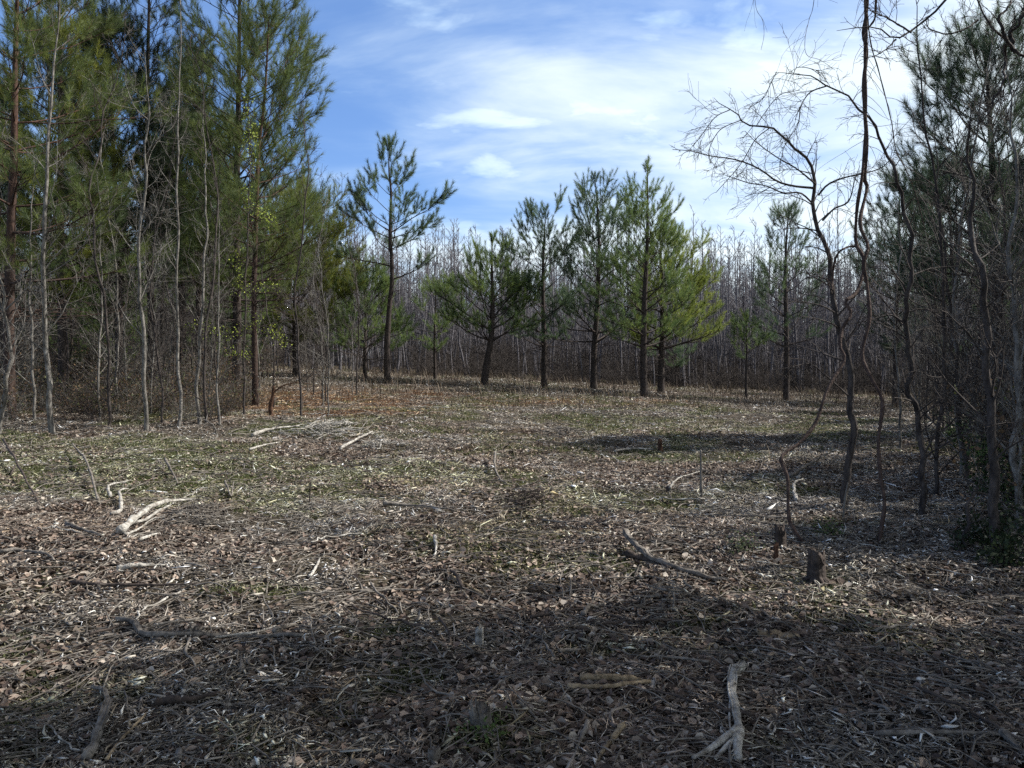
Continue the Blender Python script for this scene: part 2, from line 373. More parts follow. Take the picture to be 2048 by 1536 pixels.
def blades(n, ymin, ymax, power, hmin, hmax, g, thr, pal, lean=.5, mask=greenmask, width=.004):
    x, y = scatter_pts(n, ymin, ymax, power)
    k = mask(x, y) + rng.normal(0, .03, n) > thr; x = x[k]; y = y[k]; n = len(x)
    if n == 0: return
    h = rng.uniform(hmin, hmax, n); a = rng.random(n) * 2 * math.pi; l = rng.uniform(.1, lean, n)
    P = np.stack([x, y, ground(x, y)], -1); e = lambda v: v[:, None]
    U = np.stack([np.cos(a) * l, np.sin(a) * l, np.sqrt(1 - l * l)], -1); S = np.stack([-np.sin(a), np.cos(a), a * 0], -1)
    w = width * (1 + y / 8) * rng.uniform(.7, 1.4, n)
    V = np.stack([P - S * e(w), P + S * e(w), P + U * e(h * .6) + S * e(w * .8), P + U * e(h) + np.stack([np.cos(a), np.sin(a), -a * 0 - .3], -1) * e(h * .2), P + U * e(h * .6) - S * e(w * .8)], 1)
    f = np.array([[0, 1, 2], [0, 2, 4], [4, 2, 3]])
    F = (f[None] + (np.arange(n) * 5)[:, None, None]).reshape(-1, 3)
    pal = np.array(pal); c = pal[rng.integers(0, len(pal), n)] * rng.uniform(.6, 1.3, (n, 1))
    g.add(V.reshape(-1, 3), F, np.repeat(c, 5, 0))
g = Geo(); leaves(170000, 2.2, 14, 1.0, .020, .055, g); leaves(130000, 10, 52, 1.1, .03, .055, g)
tag(g.build('leaf_litter', M['litter']), 'brown fallen oak leaves scattered over the clearing floor', 'leaf litter', kind='stuff')
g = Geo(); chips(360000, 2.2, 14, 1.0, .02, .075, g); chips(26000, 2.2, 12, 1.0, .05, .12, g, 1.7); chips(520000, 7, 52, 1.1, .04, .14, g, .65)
tag(g.build('wood_chips', M['chips']), 'shredded wood splinters and bark chips covering the clearing floor', 'wood chips', kind='stuff')
g = Geo(); GP = [(.085, .10, .035), (.13, .145, .055), (.055, .07, .025), (.19, .18, .10), (.24, .21, .13)]
blades(420000, 2.5, 24, 1.0, .008, .035, g, .30, GP, .95, width=.003)
blades(160000, 14, 46, 1.0, .03, .07, g, .35, GP, .9, width=.003)
tag(g.build('grass', M['green']), 'short green moss and grass sprouting in patches through the litter', 'grass', kind='stuff')
# dry weeds standing at the far side of the clearing
g = Geo(); WP = [(.13, .10, .07), (.21, .165, .115), (.08, .06, .045), (.15, .105, .07)]
blades(9000, 28, 60, .2, .2, .75, g, -1, WP, .5, mask=lambda x, y: vnoise(x / 2, y / 2, 95) * 3 - 2, width=.0015)
blades(15000, 24, 60, .2, .05, .30, g, -1, WP, .35, mask=lambda x, y: y * 0 + 1, width=.0022)
blades(4500, 10, 30, .3, .08, .4, g, .42, WP, .5, mask=leafmask, width=.0016)
tag(g.build('dry_weeds', M['litter']), 'thin dry brown weed stems standing along the far clearing edge', 'weeds', kind='stuff')

# ------------------------------------------------------------------ growth helpers
def walk(p, d, L_, n, wob, trop, rg):
    """curved polyline: start, direction, length, points, wobble, pull towards vertical (+up, -down)"""
    pts = [p]; st = L_ / (n - 1); d = d / np.linalg.norm(d)
    for _ in range(n - 1):
        d = d + rg.normal(0, wob, 3) + np.array([0, 0, trop]); d = d / np.linalg.norm(d)
        p = p + d * st; pts.append(p)
    return np.array(pts)
def perp(d, az):
    a = np.cross(d, [0, 0, 1.]) if abs(d[2]) < .95 else np.cross(d, [1., 0, 0]); a /= np.linalg.norm(a); b = np.cross(d, a)
    return a * math.cos(az) + b * math.sin(az)
def resample(P, n):
    P = np.asarray(P, float); d = np.concatenate([[0], np.cumsum(np.linalg.norm(np.diff(P, axis=0), axis=1))])
    t = np.linspace(0, d[-1], n)
    # Catmull-Rom through the points
    out = []
    for tt in t:
        i = min(max(np.searchsorted(d, tt) - 1, 0), len(P) - 2); u = (tt - d[i]) / max(d[i + 1] - d[i], 1e-9)
        p1, p2 = P[i], P[i + 1]; p0 = P[i - 1] if i > 0 else 2 * p1 - p2; p3 = P[i + 2] if i + 2 < len(P) else 2 * p2 - p1
        out.append(.5 * ((2 * p1) + (-p0 + p2) * u + (2 * p0 - 5 * p1 + 4 * p2 - p3) * u * u + (-p0 + 3 * p1 - 3 * p2 + p3) * u ** 3))
    return np.array(out)
def along(P, t):
    f = t * (len(P) - 1); i = min(int(f), len(P) - 2); u = f - i
    d = P[i + 1] - P[i]; return P[i] * (1 - u) + P[i + 1] * u, d / (np.linalg.norm(d) + 1e-9)

def needles(shoots, k, nl, w, pal, rg):
    """tufts of needles round each shoot; shoots = list of (start, end)"""
    S = np.array([s[0] for s in shoots]); E = np.array([s[1] for s in shoots]); m = len(S)
    D = E - S; Ln = np.linalg.norm(D, axis=1, keepdims=True); D = D / (Ln + 1e-9)
    S = np.repeat(S, k, 0); Dk = np.repeat(D, k, 0); Lk = np.repeat(Ln, k, 0); n = m * k
    t = rg.random((n, 1)) ** .8; ang = rg.uniform(.30, 1.05, (n, 1)) * (1.15 - .55 * t); az = rg.random((n, 1)) * 2 * math.pi
    A = np.cross(Dk, rg.normal(0, 1, (n, 3))); A /= np.linalg.norm(A, axis=1, keepdims=True) + 1e-9
    nd = Dk * np.cos(ang) + A * np.sin(ang); nd[:, 2] -= .10; nd /= np.linalg.norm(nd, axis=1, keepdims=True)
    W = np.cross(nd, rg.normal(0, 1, (n, 3))); W /= np.linalg.norm(W, axis=1, keepdims=True) + 1e-9
    P = S + Dk * Lk * t; l = nl * rg.uniform(.7, 1.15, (n, 1))
    V = np.stack([P - W * w * .5, P + W * w * .5, P + nd * l], 1)
    F = np.arange(n * 3).reshape(-1, 3)
    pal = np.array(pal); sc = pal[rg.integers(0, len(pal), m)] * rg.uniform(.75, 1.25, (m, 1))
    c = np.repeat(sc, k, 0) * rg.uniform(.8, 1.2, (n, 1))
    dead = rg.random(n) < .012; c[dead] = (.16, .09, .04)
    return V.reshape(-1, 3), F, np.repeat(c, 3, 0)
DARKG = [(.095, .140, .070), (.125, .175, .080), (.068, .108, .062)]
MIDG = [(.15, .21, .068), (.19, .25, .072), (.110, .165, .062)]
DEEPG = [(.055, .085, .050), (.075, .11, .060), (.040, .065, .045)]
YELG = [(.23, .28, .06), (.27, .31, .065), (.17, .22, .055)]

def pine(H, r0, lo, prof, rg, tpath=None, wh=.5, nb=(3, 5), k=30, nl=.17, w=.011, pal=MIDG, dead=8, dead_lo=.12, e0=8, e1=62, custom=(), bare_in=.38, dens=1.0, side=None):
    """returns (trunk polys, limb polys, shoots) in local coordinates"""
    if tpath is None:
        ph = rg.random(2) * 6; a = H * .012
        tpath = [np.array([a * math.sin(ph[0] + 5 * t) * t, a * math.sin(ph[1] + 4 * t) * t, H * t]) for t in np.linspace(0, 1, 14)]
    T = resample(tpath, 30); hz = T[:, 2]
    tr = r0 * (1 - np.linspace(0, 1, 30)) ** .75 + .012; tr[0] *= 1.2; tr[1] *= 1.05
    trunk = [(T, tr)]; limbs = []; shoots = []
    def tp(z): return np.array([np.interp(z, hz, T[:, 0]), np.interp(z, hz, T[:, 1]), z]), float(np.interp(z, hz, tr))
    def branch(p, d, L_, r, trop, sub=True):
        n = 9; B = walk(p, d, L_, n, .07, trop, rg); limbs.append((B, np.linspace(r, .006, n)))
        if not sub: return
        ns = max(3, int(L_ / .19 * dens)); sgn = 1
        for j in range(ns):
            t = bare_in + (1 - bare_in) * (j + rg.random()) / ns
            q, dd = along(B, min(t, .999)); sgn = -sgn
            sd = np.cross(dd, [0, 0, 1]); sd /= np.linalg.norm(sd) + 1e-9
            sdir = dd * .75 + sd * sgn * rg.uniform(.45, .95) + np.array([0, 0, rg.uniform(-.1, .5)])
            sl_ = (.30 + .34 * L_ * (1.12 - t)) * rg.uniform(.7, 1.2)
            Sb = walk(q, sdir, sl_, 5, .12, .10, rg); limbs.append((Sb, np.linspace(max(r * .35, .007), .004, 5)))
            for tt in np.arange(.4, 1.01, .34 / max(sl_, .25)):
                q2, d2 = along(Sb, min(tt, .999))
                sh = d2 + perp(d2, rg.random() * 6.3) * .6 + np.array([0, 0, .25]); sh /= np.linalg.norm(sh)
                shoots.append((q2, q2 + sh * rg.uniform(.20, .38)))
            q2, d2 = Sb[-1], Sb[-1] - Sb[-2]; d2 /= np.linalg.norm(d2)
            shoots.append((q2, q2 + (d2 + [0, 0, .45]) * .34))
        q2, d2 = B[-1], B[-1] - B[-2]; d2 /= np.linalg.norm(d2)
        shoots.append((B[-2], q2)); shoots.append((q2, q2 + (d2 + [0, 0, .3]) * .42))
    z = lo
    while z < H - .35:
        u = (z - lo) / (H - lo); p, rr = tp(z)
        n = rg.integers(nb[0], nb[1] + 1); a0 = rg.random() * 6.3
        for j in range(n):
            a = a0 + j * 6.283 / n + rg.normal(0, .35); L_ = prof(u) * rg.uniform(.6, 1.15)
            if side is not None: L_ *= side(a, u)
            if L_ < .15: continue
            el = R(e0 + (e1 - e0) * u + rg.normal(0, 7))
            d = np.array([math.cos(a) * math.cos(el), math.sin(a) * math.cos(el), math.sin(el)])
            branch(p + [0, 0, rg.normal(0, .05)], d, L_, max(.010, rr * .36 * (1 - .3 * u)), .045)
        z += wh * rg.uniform(.7, 1.25)
    for i in range(dead):          # bare dead limbs low on the trunk
        z = H * dead_lo + (lo - H * dead_lo) * rg.random(); p, rr = tp(z); a = rg.random() * 6.3
        d = np.array([math.cos(a), math.sin(a), rg.uniform(-.1, .35)])
        L_ = rg.uniform(.4, 1.15) * max(prof(.1), .6); B = walk(p, d, L_, 9, .10, .0, rg); limbs.append((B, np.linspace(.016, .004, 9)))
        for j in range(rg.integers(1, 4)):
            q, dd = along(B, rg.uniform(.3, .9)); limbs.append((walk(q, dd + perp(dd, rg.random() * 6.3) * .9, L_ * .35, 5, .15, .0, rg), np.linspace(.007, .003, 5)))
    for (z, a, el, L_, tr_) in custom:
        p, rr = tp(z); el = R(el); a = R(a); branch(p, np.array([math.cos(a) * math.cos(el), math.sin(a) * math.cos(el), math.sin(el)]), L_, rr * .45, tr_)
    top = T[-1]; shoots.append((top - [0, 0, .35], top + [0, 0, .05])); shoots.append((top, top + [0, 0, .30]))
    for j in range(5):
        a = rg.random() * 6.3; d = np.array([math.cos(a) * .42, math.sin(a) * .42, .9]); zt = top - [0, 0, rg.uniform(0, .5)]
        B = walk(zt, d, .4, 5, .05, .08, rg); limbs.append((B, np.linspace(.010, .004, 5))); shoots.append((B[2], B[-1])); shoots.append((B[-1], B[-1] + d * .18))
    return trunk, limbs, shoots
def make_pine(loc, label, group=None, name='pine_tree', bark='pinebark', k=30, nl=.17, w=.011, pal=MIDG, seed=1, **kw):
    rg = np.random.default_rng(seed); o = empty(name, loc)
    tag(o, label, 'pine tree', group)
    tr, li, sh = pine(rg=rg, k=k, nl=nl, w=w, pal=pal, **kw)
    g = Geo(); g.tubes(tr, 12); g.build('trunk', M[bark], o, True)
    g = Geo(); g.tubes(li, 5); g.build('limbs', M[bark], o, True)
    g = Geo(); g.add(*needles(sh, k, nl, w, pal, rg)); g.build('crown', M['needle'], o)
    return o
def h_at(py, Y, z0): return at(1024, py, Y)[2] - z0

LG = 'tall pines crowding the left side of the clearing'
# ------------------------------------------------------------------ pines at the edge of the clearing
def oval(L_, pk=.35, top=.12):
    return lambda u: L_ * (top + (1 - top) * (math.sin(math.pi * min(1, (u / pk) * .5 if u < pk else .5 + .5 * (u - pk) / (1 - pk))) ** .75))
def cone(L_, top=.12): return lambda u: L_ * (top + (1 - top) * (1 - u) ** .85)
def pinepx(bx, by, topy, lopy, wpx, label, seed, group='pines standing along the far edge of the clearing', path=None, Yoff=0, **kw):
    p = gpt(bx, by); Y = p[1]; topy = topy + (42 if 800 < bx < 1400 else 10) if topy > 240 else topy
    H = h_at(topy, Y, p[2]); lo = h_at(lopy, Y, p[2]); L_ = wpx / 2 / FPX * Y
    if path: kw['tpath'] = [at(x, y, Y) - p for x, y in path]; kw['tpath'][0] = np.zeros(3)
    kw['r0'] *= .85; L_ *= .98 if 1250 < bx < 1340 else 1.08; kw['e1'] = kw.get('e1', 62) - 7; kw['nl'] = kw.get('nl', .19) * 1.12; kw['k'] = int(kw['k'] * 2.5); kw['w'] = kw['w'] * .62; kw['dens'] = kw.get('dens', 1) * .66; kw['wh'] = kw.get('wh', .5) * 1.08
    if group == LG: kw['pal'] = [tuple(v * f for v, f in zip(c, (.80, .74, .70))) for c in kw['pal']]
    prof = kw.pop('prof', None) or oval(L_, .3, .16)
    if callable(prof) and prof.__code__.co_argcount == 2: f = prof; prof = lambda u: f(L_, u)
    return make_pine(p - [0, 0, .05], label, group, H=H, lo=lo, prof=prof, seed=seed, **kw), Y, L_
pinepx(775, 768, 285, 500, 200, 'slim open pine with bent trunk and sparse upswept limbs, tallest left of centre', 3, r0=.16, k=40, nl=.22, w=.016, pal=DARKG,
       path=[(775, 768), (774, 700), (778, 620), (784, 560), (783, 510), (780, 480), (781, 430), (782, 380), (778, 340), (778, 295)],
       prof=lambda L_, u: L_ * (.95 if u < .2 else .8 if u < .45 else .8 - 1.0 * (u - .45)), wh=.58, nb=(2, 4), dens=.95, dead=12, e0=14, e1=58, bare_in=.42,
       custom=[(6.9, 8, 30, 3.1, .035), (7.0, 165, 25, 2.2, .03), (5.4, 175, 20, 2.6, -.01), (4.8, 5, 14, 1.8, .02)])
pinepx(730, 755, 560, 715, 185, 'low rounded pine with a short forked trunk behind the slim bent pine', 5, r0=.12, pal=MIDG, k=30, nl=.2, w=.016, e0=18, wh=.45, nb=(4, 6), prof=lambda L_, u: L_ * (1.0 if u < .4 else 1.15 - .9 * (u - .3)), dead=4)
pinepx(870, 760, 535, 700, 150, 'thin straight pine with wispy pale crown between two broader pines', 6, r0=.09, pal=MIDG, k=26, nl=.2, w=.015, wh=.5, nb=(3, 4), dead=8)
pinepx(968, 770, 482, 680, 205, 'broad low pine with leaning trunk and spreading limbs at the centre', 7, r0=.20, pal=MIDG, k=34, nl=.2, w=.016,
       path=[(968, 770), (972, 735), (980, 690), (984, 650), (985, 600), (984, 540), (984, 482)], e0=22, e1=60, wh=.50, nb=(3, 5),
       prof=lambda L_, u: L_ * (1.0 if u < .35 else 1.0 - .95 * (u - .35)), dead=5, custom=[(2.6, 165, 32, 3.6, .04), (2.7, 20, 32, 2.4, .03), (3.2, 40, 38, 2.8, .03)])
pinepx(1088, 773, 385, 690, 205, 'dark tall pine with a knobbly narrow crown right of the centre', 8, r0=.17, pal=DARKG, k=34, nl=.19, w=.016, wh=.55, nb=(3, 5), e0=10, prof=lambda L_, u: L_ * (.75 + .9 * u if u < .35 else 1.12 - .95 * (u - .3)), dead=10)
pinepx(1187, 779, 368, 680, 205, 'tall pine with rounded twin-peaked crown beside the tallest one', 9, r0=.18, pal=DARKG, k=32, nl=.19, w=.016,
       path=[(1185, 779), (1188, 700), (1194, 620), (1198, 520), (1196, 430), (1190, 357)], wh=.5, nb=(3, 5), prof=lambda L_, u: L_ * (1.05 if u < .4 else 1.05 - .8 * (u - .4)), dead=8)
pinepx(1322, 786, 430, 695, 180, 'yellow-green bushy pine close behind the tallest centre-right pine', 10, r0=.19, pal=YELG, k=34, nl=.2, w=.016, wh=.42, nb=(4, 6), side=lambda a, u: 1 + .35 * math.cos(a), prof=lambda L_, u: L_ * (1.0 if u < .5 else 1.0 - 1.5 * (u - .5)), dead=6)
pinepx(1288, 796, 330, 690, 215, 'tallest pine right of centre with a straight dark trunk and pointed leader', 11, r0=.18, pal=MIDG, k=34, nl=.19, w=.015,
       path=[(1288, 796), (1287, 700), (1289, 600), (1294, 500), (1295, 420), (1295, 335)], wh=.5, nb=(3, 5), prof=lambda L_, u: L_ * (1.0 if u < .45 else 1.0 - 1.15 * (u - .45)), dead=14, dead_lo=.08)
pinepx(1572, 800, 410, 690, 150, 'gray-green pine with ragged crown behind the hanging vines', 12, r0=.15, pal=DARKG, k=28, nl=.19, w=.015, wh=.55, nb=(3, 4), prof=lambda L_, u: L_ * (.9 if u < .5 else .9 - 1.3 * (u - .5)), dead=22, dead_lo=.1)
pinepx(1492, 798, 628, 720, 85, 'small stunted pine in front of the gray woods at right', 13, r0=.07, pal=MIDG, k=26, nl=.18, w=.014, wh=.35, nb=(3, 5), dead=5)
pinepx(1352, 775, 660, 735, 110, 'young dark pine tucked at the foot of the yellow-green pine', 14, r0=.06, pal=DARKG, k=26, nl=.18, w=.015, wh=.35, nb=(4, 5), dead=2)

# ------------------------------------------------------------------ left stand of pines
LG = 'tall pines crowding the left side of the clearing'
pinepx(474, 792, -190, 600, 300, 'thick-trunked tall pine at the front of the left stand', 21, LG, r0=.16, pal=MIDG, k=36, nl=.22, w=.010, wh=.5, nb=(4, 5), e0=5, e1=55,
       path=[(474, 792), (474, 600), (473, 400), (476, 250), (478, 100), (480, -50), (482, -190)], prof=lambda L_, u: L_ * (.95 if u < .75 else .95 - 2.4 * (u - .75)), side=lambda a, u: 1 + .22 * math.cos(a), dead=18, dead_lo=.12)
pinepx(511, 812, 10, 560, 235, 'slender reddish-barked pine beside the thick-trunked left pine', 22, LG, r0=.095, bark='redbark', pal=MIDG, k=34, nl=.22, w=.010, wh=.45, nb=(3, 5), e0=8, e1=58,
       path=[(511, 812), (508, 600), (513, 420), (517, 300), (530, 180), (538, 25)], side=lambda a, u: 1 + .35 * math.cos(a), dead=14, dead_lo=.25, prof=lambda L_, u: L_ * (.95 if u < .6 else .95 - 1.6 * (u - .6)))
pinepx(590, 752, 390, 690, 260, 'young pale green pine leaning out from the left stand', 23, LG, r0=.11, pal=YELG, k=34, nl=.22, w=.014, wh=.42, nb=(4, 5), e0=10, dead=10, side=lambda a, u: 1 + .3 * math.cos(a))
pinepx(20, 835, -150, 560, 430, 'big pine at the left edge with a bare reddish upper trunk', 24, LG, r0=.135, bark='redbark', pal=MIDG, k=38, nl=.22, w=.010, wh=.55, nb=(3, 5), e0=-5, e1=45,
       path=[(20, 835), (18, 650), (22, 450), (28, 300), (30, 150), (34, 0), (40, -150)], side=lambda a, u: 1 + .25 * math.cos(a), dead=30, dead_lo=.2, prof=lambda L_, u: L_ * (.9 if u < .7 else .9 - 2 * (u - .7)))
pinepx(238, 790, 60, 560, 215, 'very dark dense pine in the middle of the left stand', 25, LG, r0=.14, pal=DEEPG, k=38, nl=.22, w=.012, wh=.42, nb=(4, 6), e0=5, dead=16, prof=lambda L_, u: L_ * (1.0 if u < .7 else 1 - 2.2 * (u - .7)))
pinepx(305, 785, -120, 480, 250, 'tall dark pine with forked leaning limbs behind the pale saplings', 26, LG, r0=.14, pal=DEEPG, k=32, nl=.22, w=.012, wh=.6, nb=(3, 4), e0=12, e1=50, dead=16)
pinepx(128, 800, -90, 600, 230, 'bright yellow-green pine with hanging foliage behind the tallest pale sapling', 27, LG, r0=.15, pal=YELG, k=36, nl=.22, w=.013, wh=.45, nb=(4, 5), e0=-8, e1=50, dead=12)
pinepx(400, 775, 120, 560, 220, 'mid-green pine filling the gap left of the thick-trunked pine', 28, LG, r0=.16, pal=MIDG, k=34, nl=.22, w=.013, wh=.5, nb=(3, 5), dead=14)
LP = [(-19, 33, 1), (-24, 27, .9), (-15.5, 38, .85), (-22, 42, 1.05), (-28, 36, 1), (-14.2, 46, .8), (-17, 50, .8), (-33, 50, 1.1), (-26, 48, .9), (-12, 29, .75), (-16.5, 26, .7), (-21, 30, .8), (-13.5, 35, .8), (-30, 42, 1), (-24, 38, .8), (-20, 46, .9), (-37, 46, 1)]
p0 = None
for i, (x, y, sc_) in enumerate(LP):
    lab = 'pine half hidden deep in the shade behind the left saplings'
    loc = (x, y, float(ground(x, y)) - .05)
    if i < 2:
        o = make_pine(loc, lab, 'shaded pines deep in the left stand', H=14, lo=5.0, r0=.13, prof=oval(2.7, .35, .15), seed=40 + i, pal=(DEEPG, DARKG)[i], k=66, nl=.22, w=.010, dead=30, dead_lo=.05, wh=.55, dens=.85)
        if i == 0: p0 = o
        else: p1 = o
        o.scale = (sc_, sc_, sc_)
    else: copy_tree((p0, p1)[i % 2], loc, i * 2.1, sc_)
# young pines with foliage close to the ground
YP = [(-11.5, 33, 1.), (-14.5, 30, .8), (-18, 36, 1.1), (-21.5, 34, .9), (-16, 41, 1.2), (-25, 32, 1), (-12.8, 40, .9), (-20, 25, .8), (-28, 30, .9), (-23, 46, 1.2), (-17, 31, .7), (-30, 36, 1.1)]
for i, (x, y, sc_) in enumerate(YP):
    loc = (x, y, float(ground(x, y)) - .05)
    if i == 0: y0 = make_pine(loc, 'young shaded pine with low foliage behind the left saplings', 'young pines deep in the left stand', H=6.5, lo=1.0, r0=.07, prof=oval(1.6, .3, .2), seed=46, pal=MIDG, k=40, nl=.2, w=.012, dead=6, dead_lo=.05, wh=.4)
    else: copy_tree(y0, loc, i * 2.4, sc_)

# ------------------------------------------------------------------ right stand of pines
RG = 'pines of the right-hand thicket'
pinepx(2008, 872, 100, 600, 430, 'dark thick-trunked pine rising behind the tangle at the right edge', 51, RG, r0=.15, pal=DEEPG, k=46, nl=.20, w=.0085, wh=.40, nb=(4, 6), e0=8, e1=60,
       path=[(2008, 872), (2000, 740), (1996, 620), (1986, 450), (1986, 350), (1978, 210), (1971, 110)], dead=26, dead_lo=.2, prof=lambda L_, u: L_ * (.85 if u < .6 else .85 - 1.5 * (u - .6)))
pinepx(1790, 812, 350, 700, 190, 'dusky pine seen between the vine stems', 52, RG, r0=.12, pal=DEEPG, k=34, nl=.2, w=.013, wh=.5, nb=(3, 5), dead=16)
pinepx(1900, 822, 330, 720, 220, 'shaded pine behind the gray right-hand saplings', 53, RG, r0=.14, pal=DEEPG, k=34, nl=.2, w=.013, wh=.48, nb=(3, 5), dead=16)
RP = [(33, 40, 1.0), (24, 47, .9), (40, 52, 1.1), (21.5, 36, .75), (15.2, 22, .55), (17, 27, .6), (26, 40, .8), (29, 45, .9)]
for i, (x, y, s) in enumerate(RP):
    copy_tree((p0, p1)[i % 2], (x, y, float(ground(x, y)) - .05), i * 1.7, s, 'pine mostly hidden behind the right-hand thicket', 'shaded pines behind the right thicket')
# pines outside the frame to the right; their shade falls across the foreground
for i, (x, y, s) in enumerate([(8.8, 4.9, .95), (11.0, 5.3, 1.0), (9.6, 3.0, .95), (8.0, 1.6, .85), (7.6, 4.4, .58), (12.6, 3.4, 1.05), (7.0, -1, .7), (11.4, 8.7, .60), (13.4, 9.4, .78), (12.6, 11.4, .62), (13.4, 13.2, .72), (15.5, 7, .85), (17.5, 11, .85), (16.8, 18.6, .85), (19.5, 15.5, .8), (5.5, -3.5, .7), (12.5, .5, .95), (6.4, 1.2, .55)]):
    copy_tree((p0, p1)[i % 2], (x, y, float(ground(x, y)) - .05), i * 1.3 + .4, s, 'pine standing outside the view on the right', 'pines beyond the right side of the view')

# ------------------------------------------------------------------ bare saplings
def limb_tree(P, r0, rg, n1=14, t0=.25, L1=1.6, ang=.75, trop=.05, lv=3, wob=.10, r1=.35, tip=.003, dens=1., dirbias=None, ntr=26):
    """P trunk polyline -> {level: polys}"""
    T = resample(P, ntr); tr = r0 * (1 - np.linspace(0, 1, ntr)) ** .75 + tip; tr[0] *= 1.25
    jit = rg.normal(0, min(r0 * .45, .014), (ntr, 2)); jit = jit + np.roll(jit, 1, 0); jit[0] = 0; T[:, :2] += jit
    out = {0: [(T, tr)], 1: [], 2: [], 3: []}
    for i in range(n1):
        t = t0 + (1 - t0) * (i + rg.random()) / n1; q, d = along(T, min(t, .995)); L_ = L1 * (1.12 - .85 * t) * rg.uniform(.5, 1.2)
        a = rg.random() * 6.3; dd = d * math.cos(ang) + perp(d, a) * math.sin(ang) * rg.uniform(.8, 1.3)
        if dirbias is not None: dd = dd + np.array(dirbias)
        r = max(float(np.interp(t, np.linspace(0, 1, ntr), tr)) * r1, tip * 1.6)
        B = walk(q, dd, L_, 8, wob, trop, rg); out[1].append((B, np.linspace(r, tip, 8)))
        if lv < 2: continue
        for j in range(int(dens * rg.integers(3, 7))):
            q2, d2 = along(B, rg.uniform(.2, .97)); l2 = L_ * rg.uniform(.2, .5)
            S = walk(q2, d2 + perp(d2, rg.random() * 6.3) * .9, l2, 5, wob * 1.3, trop, rg); out[2].append((S, np.linspace(max(r * .45, tip), tip * .8, 5)))
            if lv < 3: continue
            for _ in range(int(dens * rg.integers(1, 4))):
                q3, d3 = along(S, rg.uniform(.2, .97)); out[3].append((walk(q3, d3 + perp(d3, rg.random() * 6.3) * .9, l2 * .5, 4, wob * 1.3, trop, rg), np.linspace(tip, tip * .6, 4)))
    return out
def make_bare(name, loc, P, label, cat, group, bark, rg, extra=(), r0=.05, sides=8, **kw):
    o = empty(name, loc); tag(o, label, cat, group)
    out = limb_tree(P, r0, rg, **kw)
    g = Geo(); g.tubes(out[0], sides); g.build('trunk', M[bark], o, True)
    g = Geo()
    for (Q, r) in extra:
        e = resample(Q, 18); rr = np.linspace(r, .003, 18); g.tubes([(e, rr)], 6)
        sub = limb_tree(Q, r, rg, n1=max(6, int(len(Q) * 3)), t0=.15, L1=kw.get('L1', 1.) * .62, lv=2, ang=.8, trop=kw.get('etrop', kw.get('trop', .0)), wob=.14, tip=kw.get('tip', .003), ntr=12)
        for l in (1, 2, 3): g.tubes(sub[l], 3)
    g.tubes(out[1], 4); g.tubes(out[2], 3); g.tubes(out[3], 3)
    if g.V: g.build('crown', M[bark], o)
    return o
def sappx(path, r0, label, seed, bark='graybark', group='pale bare saplings in front of the left stand', name='bare_sapling', depth=.25, extra=(), Y=None, **kw):
    rg = np.random.default_rng(seed); p = gpt(*path[0]); Y = Y or p[1]
    def conv(q, first=True):
        pts = []; dy = 0
        for i, (x, y) in enumerate(q):
            dy += rg.normal(0, depth) * (0 if i == 0 else 1) * .5
            pts.append(at(x, y, Y + (dy if first else dy)) - p)
        return np.array(pts)
    P = conv(path); P[0] = (0, 0, -.05)
    return make_bare(name, p, P, label, 'tree', group, bark, rg, r0=r0, extra=[(conv(q), r) for q, r in extra], **kw)
sappx([(105, 868), (97, 800), (92, 700), (88, 560), (90, 430), (98, 250), (112, 90), (120, -60)], .052, 'tallest pale gray sapling at the left, blotched bark, leafless', 61, n1=22, t0=.16, L1=2.0, trop=.06, tip=.0035, dens=1.2)
sappx([(292, 862), (288, 760), (284, 640), (278, 600), (282, 480), (290, 330), (296, 240), (291, 95)], .043, 'forked leafless sapling with pale crooked limbs left of the thick pine', 62, n1=18, t0=.25, L1=1.8, trop=.06, tip=.0035, dens=1.2,
      extra=[([(278, 600), (296, 575), (318, 530), (322, 500)], .022), ([(288, 460), (305, 440), (322, 420)], .016), ([(296, 300), (330, 265), (360, 232)], .016), ([(297, 240), (270, 215), (252, 170), (250, 160)], .013), ([(296, 245), (320, 225), (345, 215)], .010)])
sappx([(357, 858), (357, 700), (352, 560), (354, 400), (358, 200), (362, 30), (363, -60)], .034, 'thin very straight sapling just right of the forked one', 63, n1=20, t0=.2, L1=1.1, trop=.07, tip=.003)
sappx([(400, 850), (395, 760), (403, 640), (410, 500), (410, 400), (405, 230), (409, 182)], .038, 'slightly wavy thin sapling next to the straight one', 64, n1=18, t0=.2, L1=1.2, trop=.06, tip=.003)
sappx([(70, 842), (66, 760), (62, 640), (58, 520), (64, 420), (70, 300)], .03, 'thin twiggy sapling left of the tallest pale one', 65, n1=18, t0=.1, L1=1.3, tip=.003)
sappx([(-6, 870), (10, 780), (22, 700), (10, 620), (0, 560), (-30, 470)], .045, 'crooked pale sapling cut by the left picture edge', 66, n1=18, t0=.1, L1=1.6, tip=.0035, extra=[([(22, 700), (48, 645), (52, 560)], .018), ([(12, 620), (60, 570), (110, 500)], .02)])
sappx([(172, 782), (190, 760), (212, 742), (250, 724), (290, 715), (338, 718), (370, 735)], .018, 'arching bent stem between two pale saplings', 67, n1=6, t0=.3, L1=.6, tip=.003)
sappx([(440, 850), (433, 760), (438, 660), (436, 520), (440, 400)], .022, 'slim twiggy sapling at the foot of the thick pine', 68, n1=16, t0=.15, L1=.9, tip=.003)
sappx([(200, 840), (196, 740), (204, 600), (200, 450), (206, 330)], .026, 'faint thin sapling between the two tallest pale ones', 69, n1=16, t0=.15, L1=1.1, tip=.003)
sappx([(436, 872), (425, 850), (405, 838), (388, 832)], .014, 'short bowed dead stem beside the wavy sapling', 70, n1=3, t0=.3, L1=.4, tip=.003, lv=1)
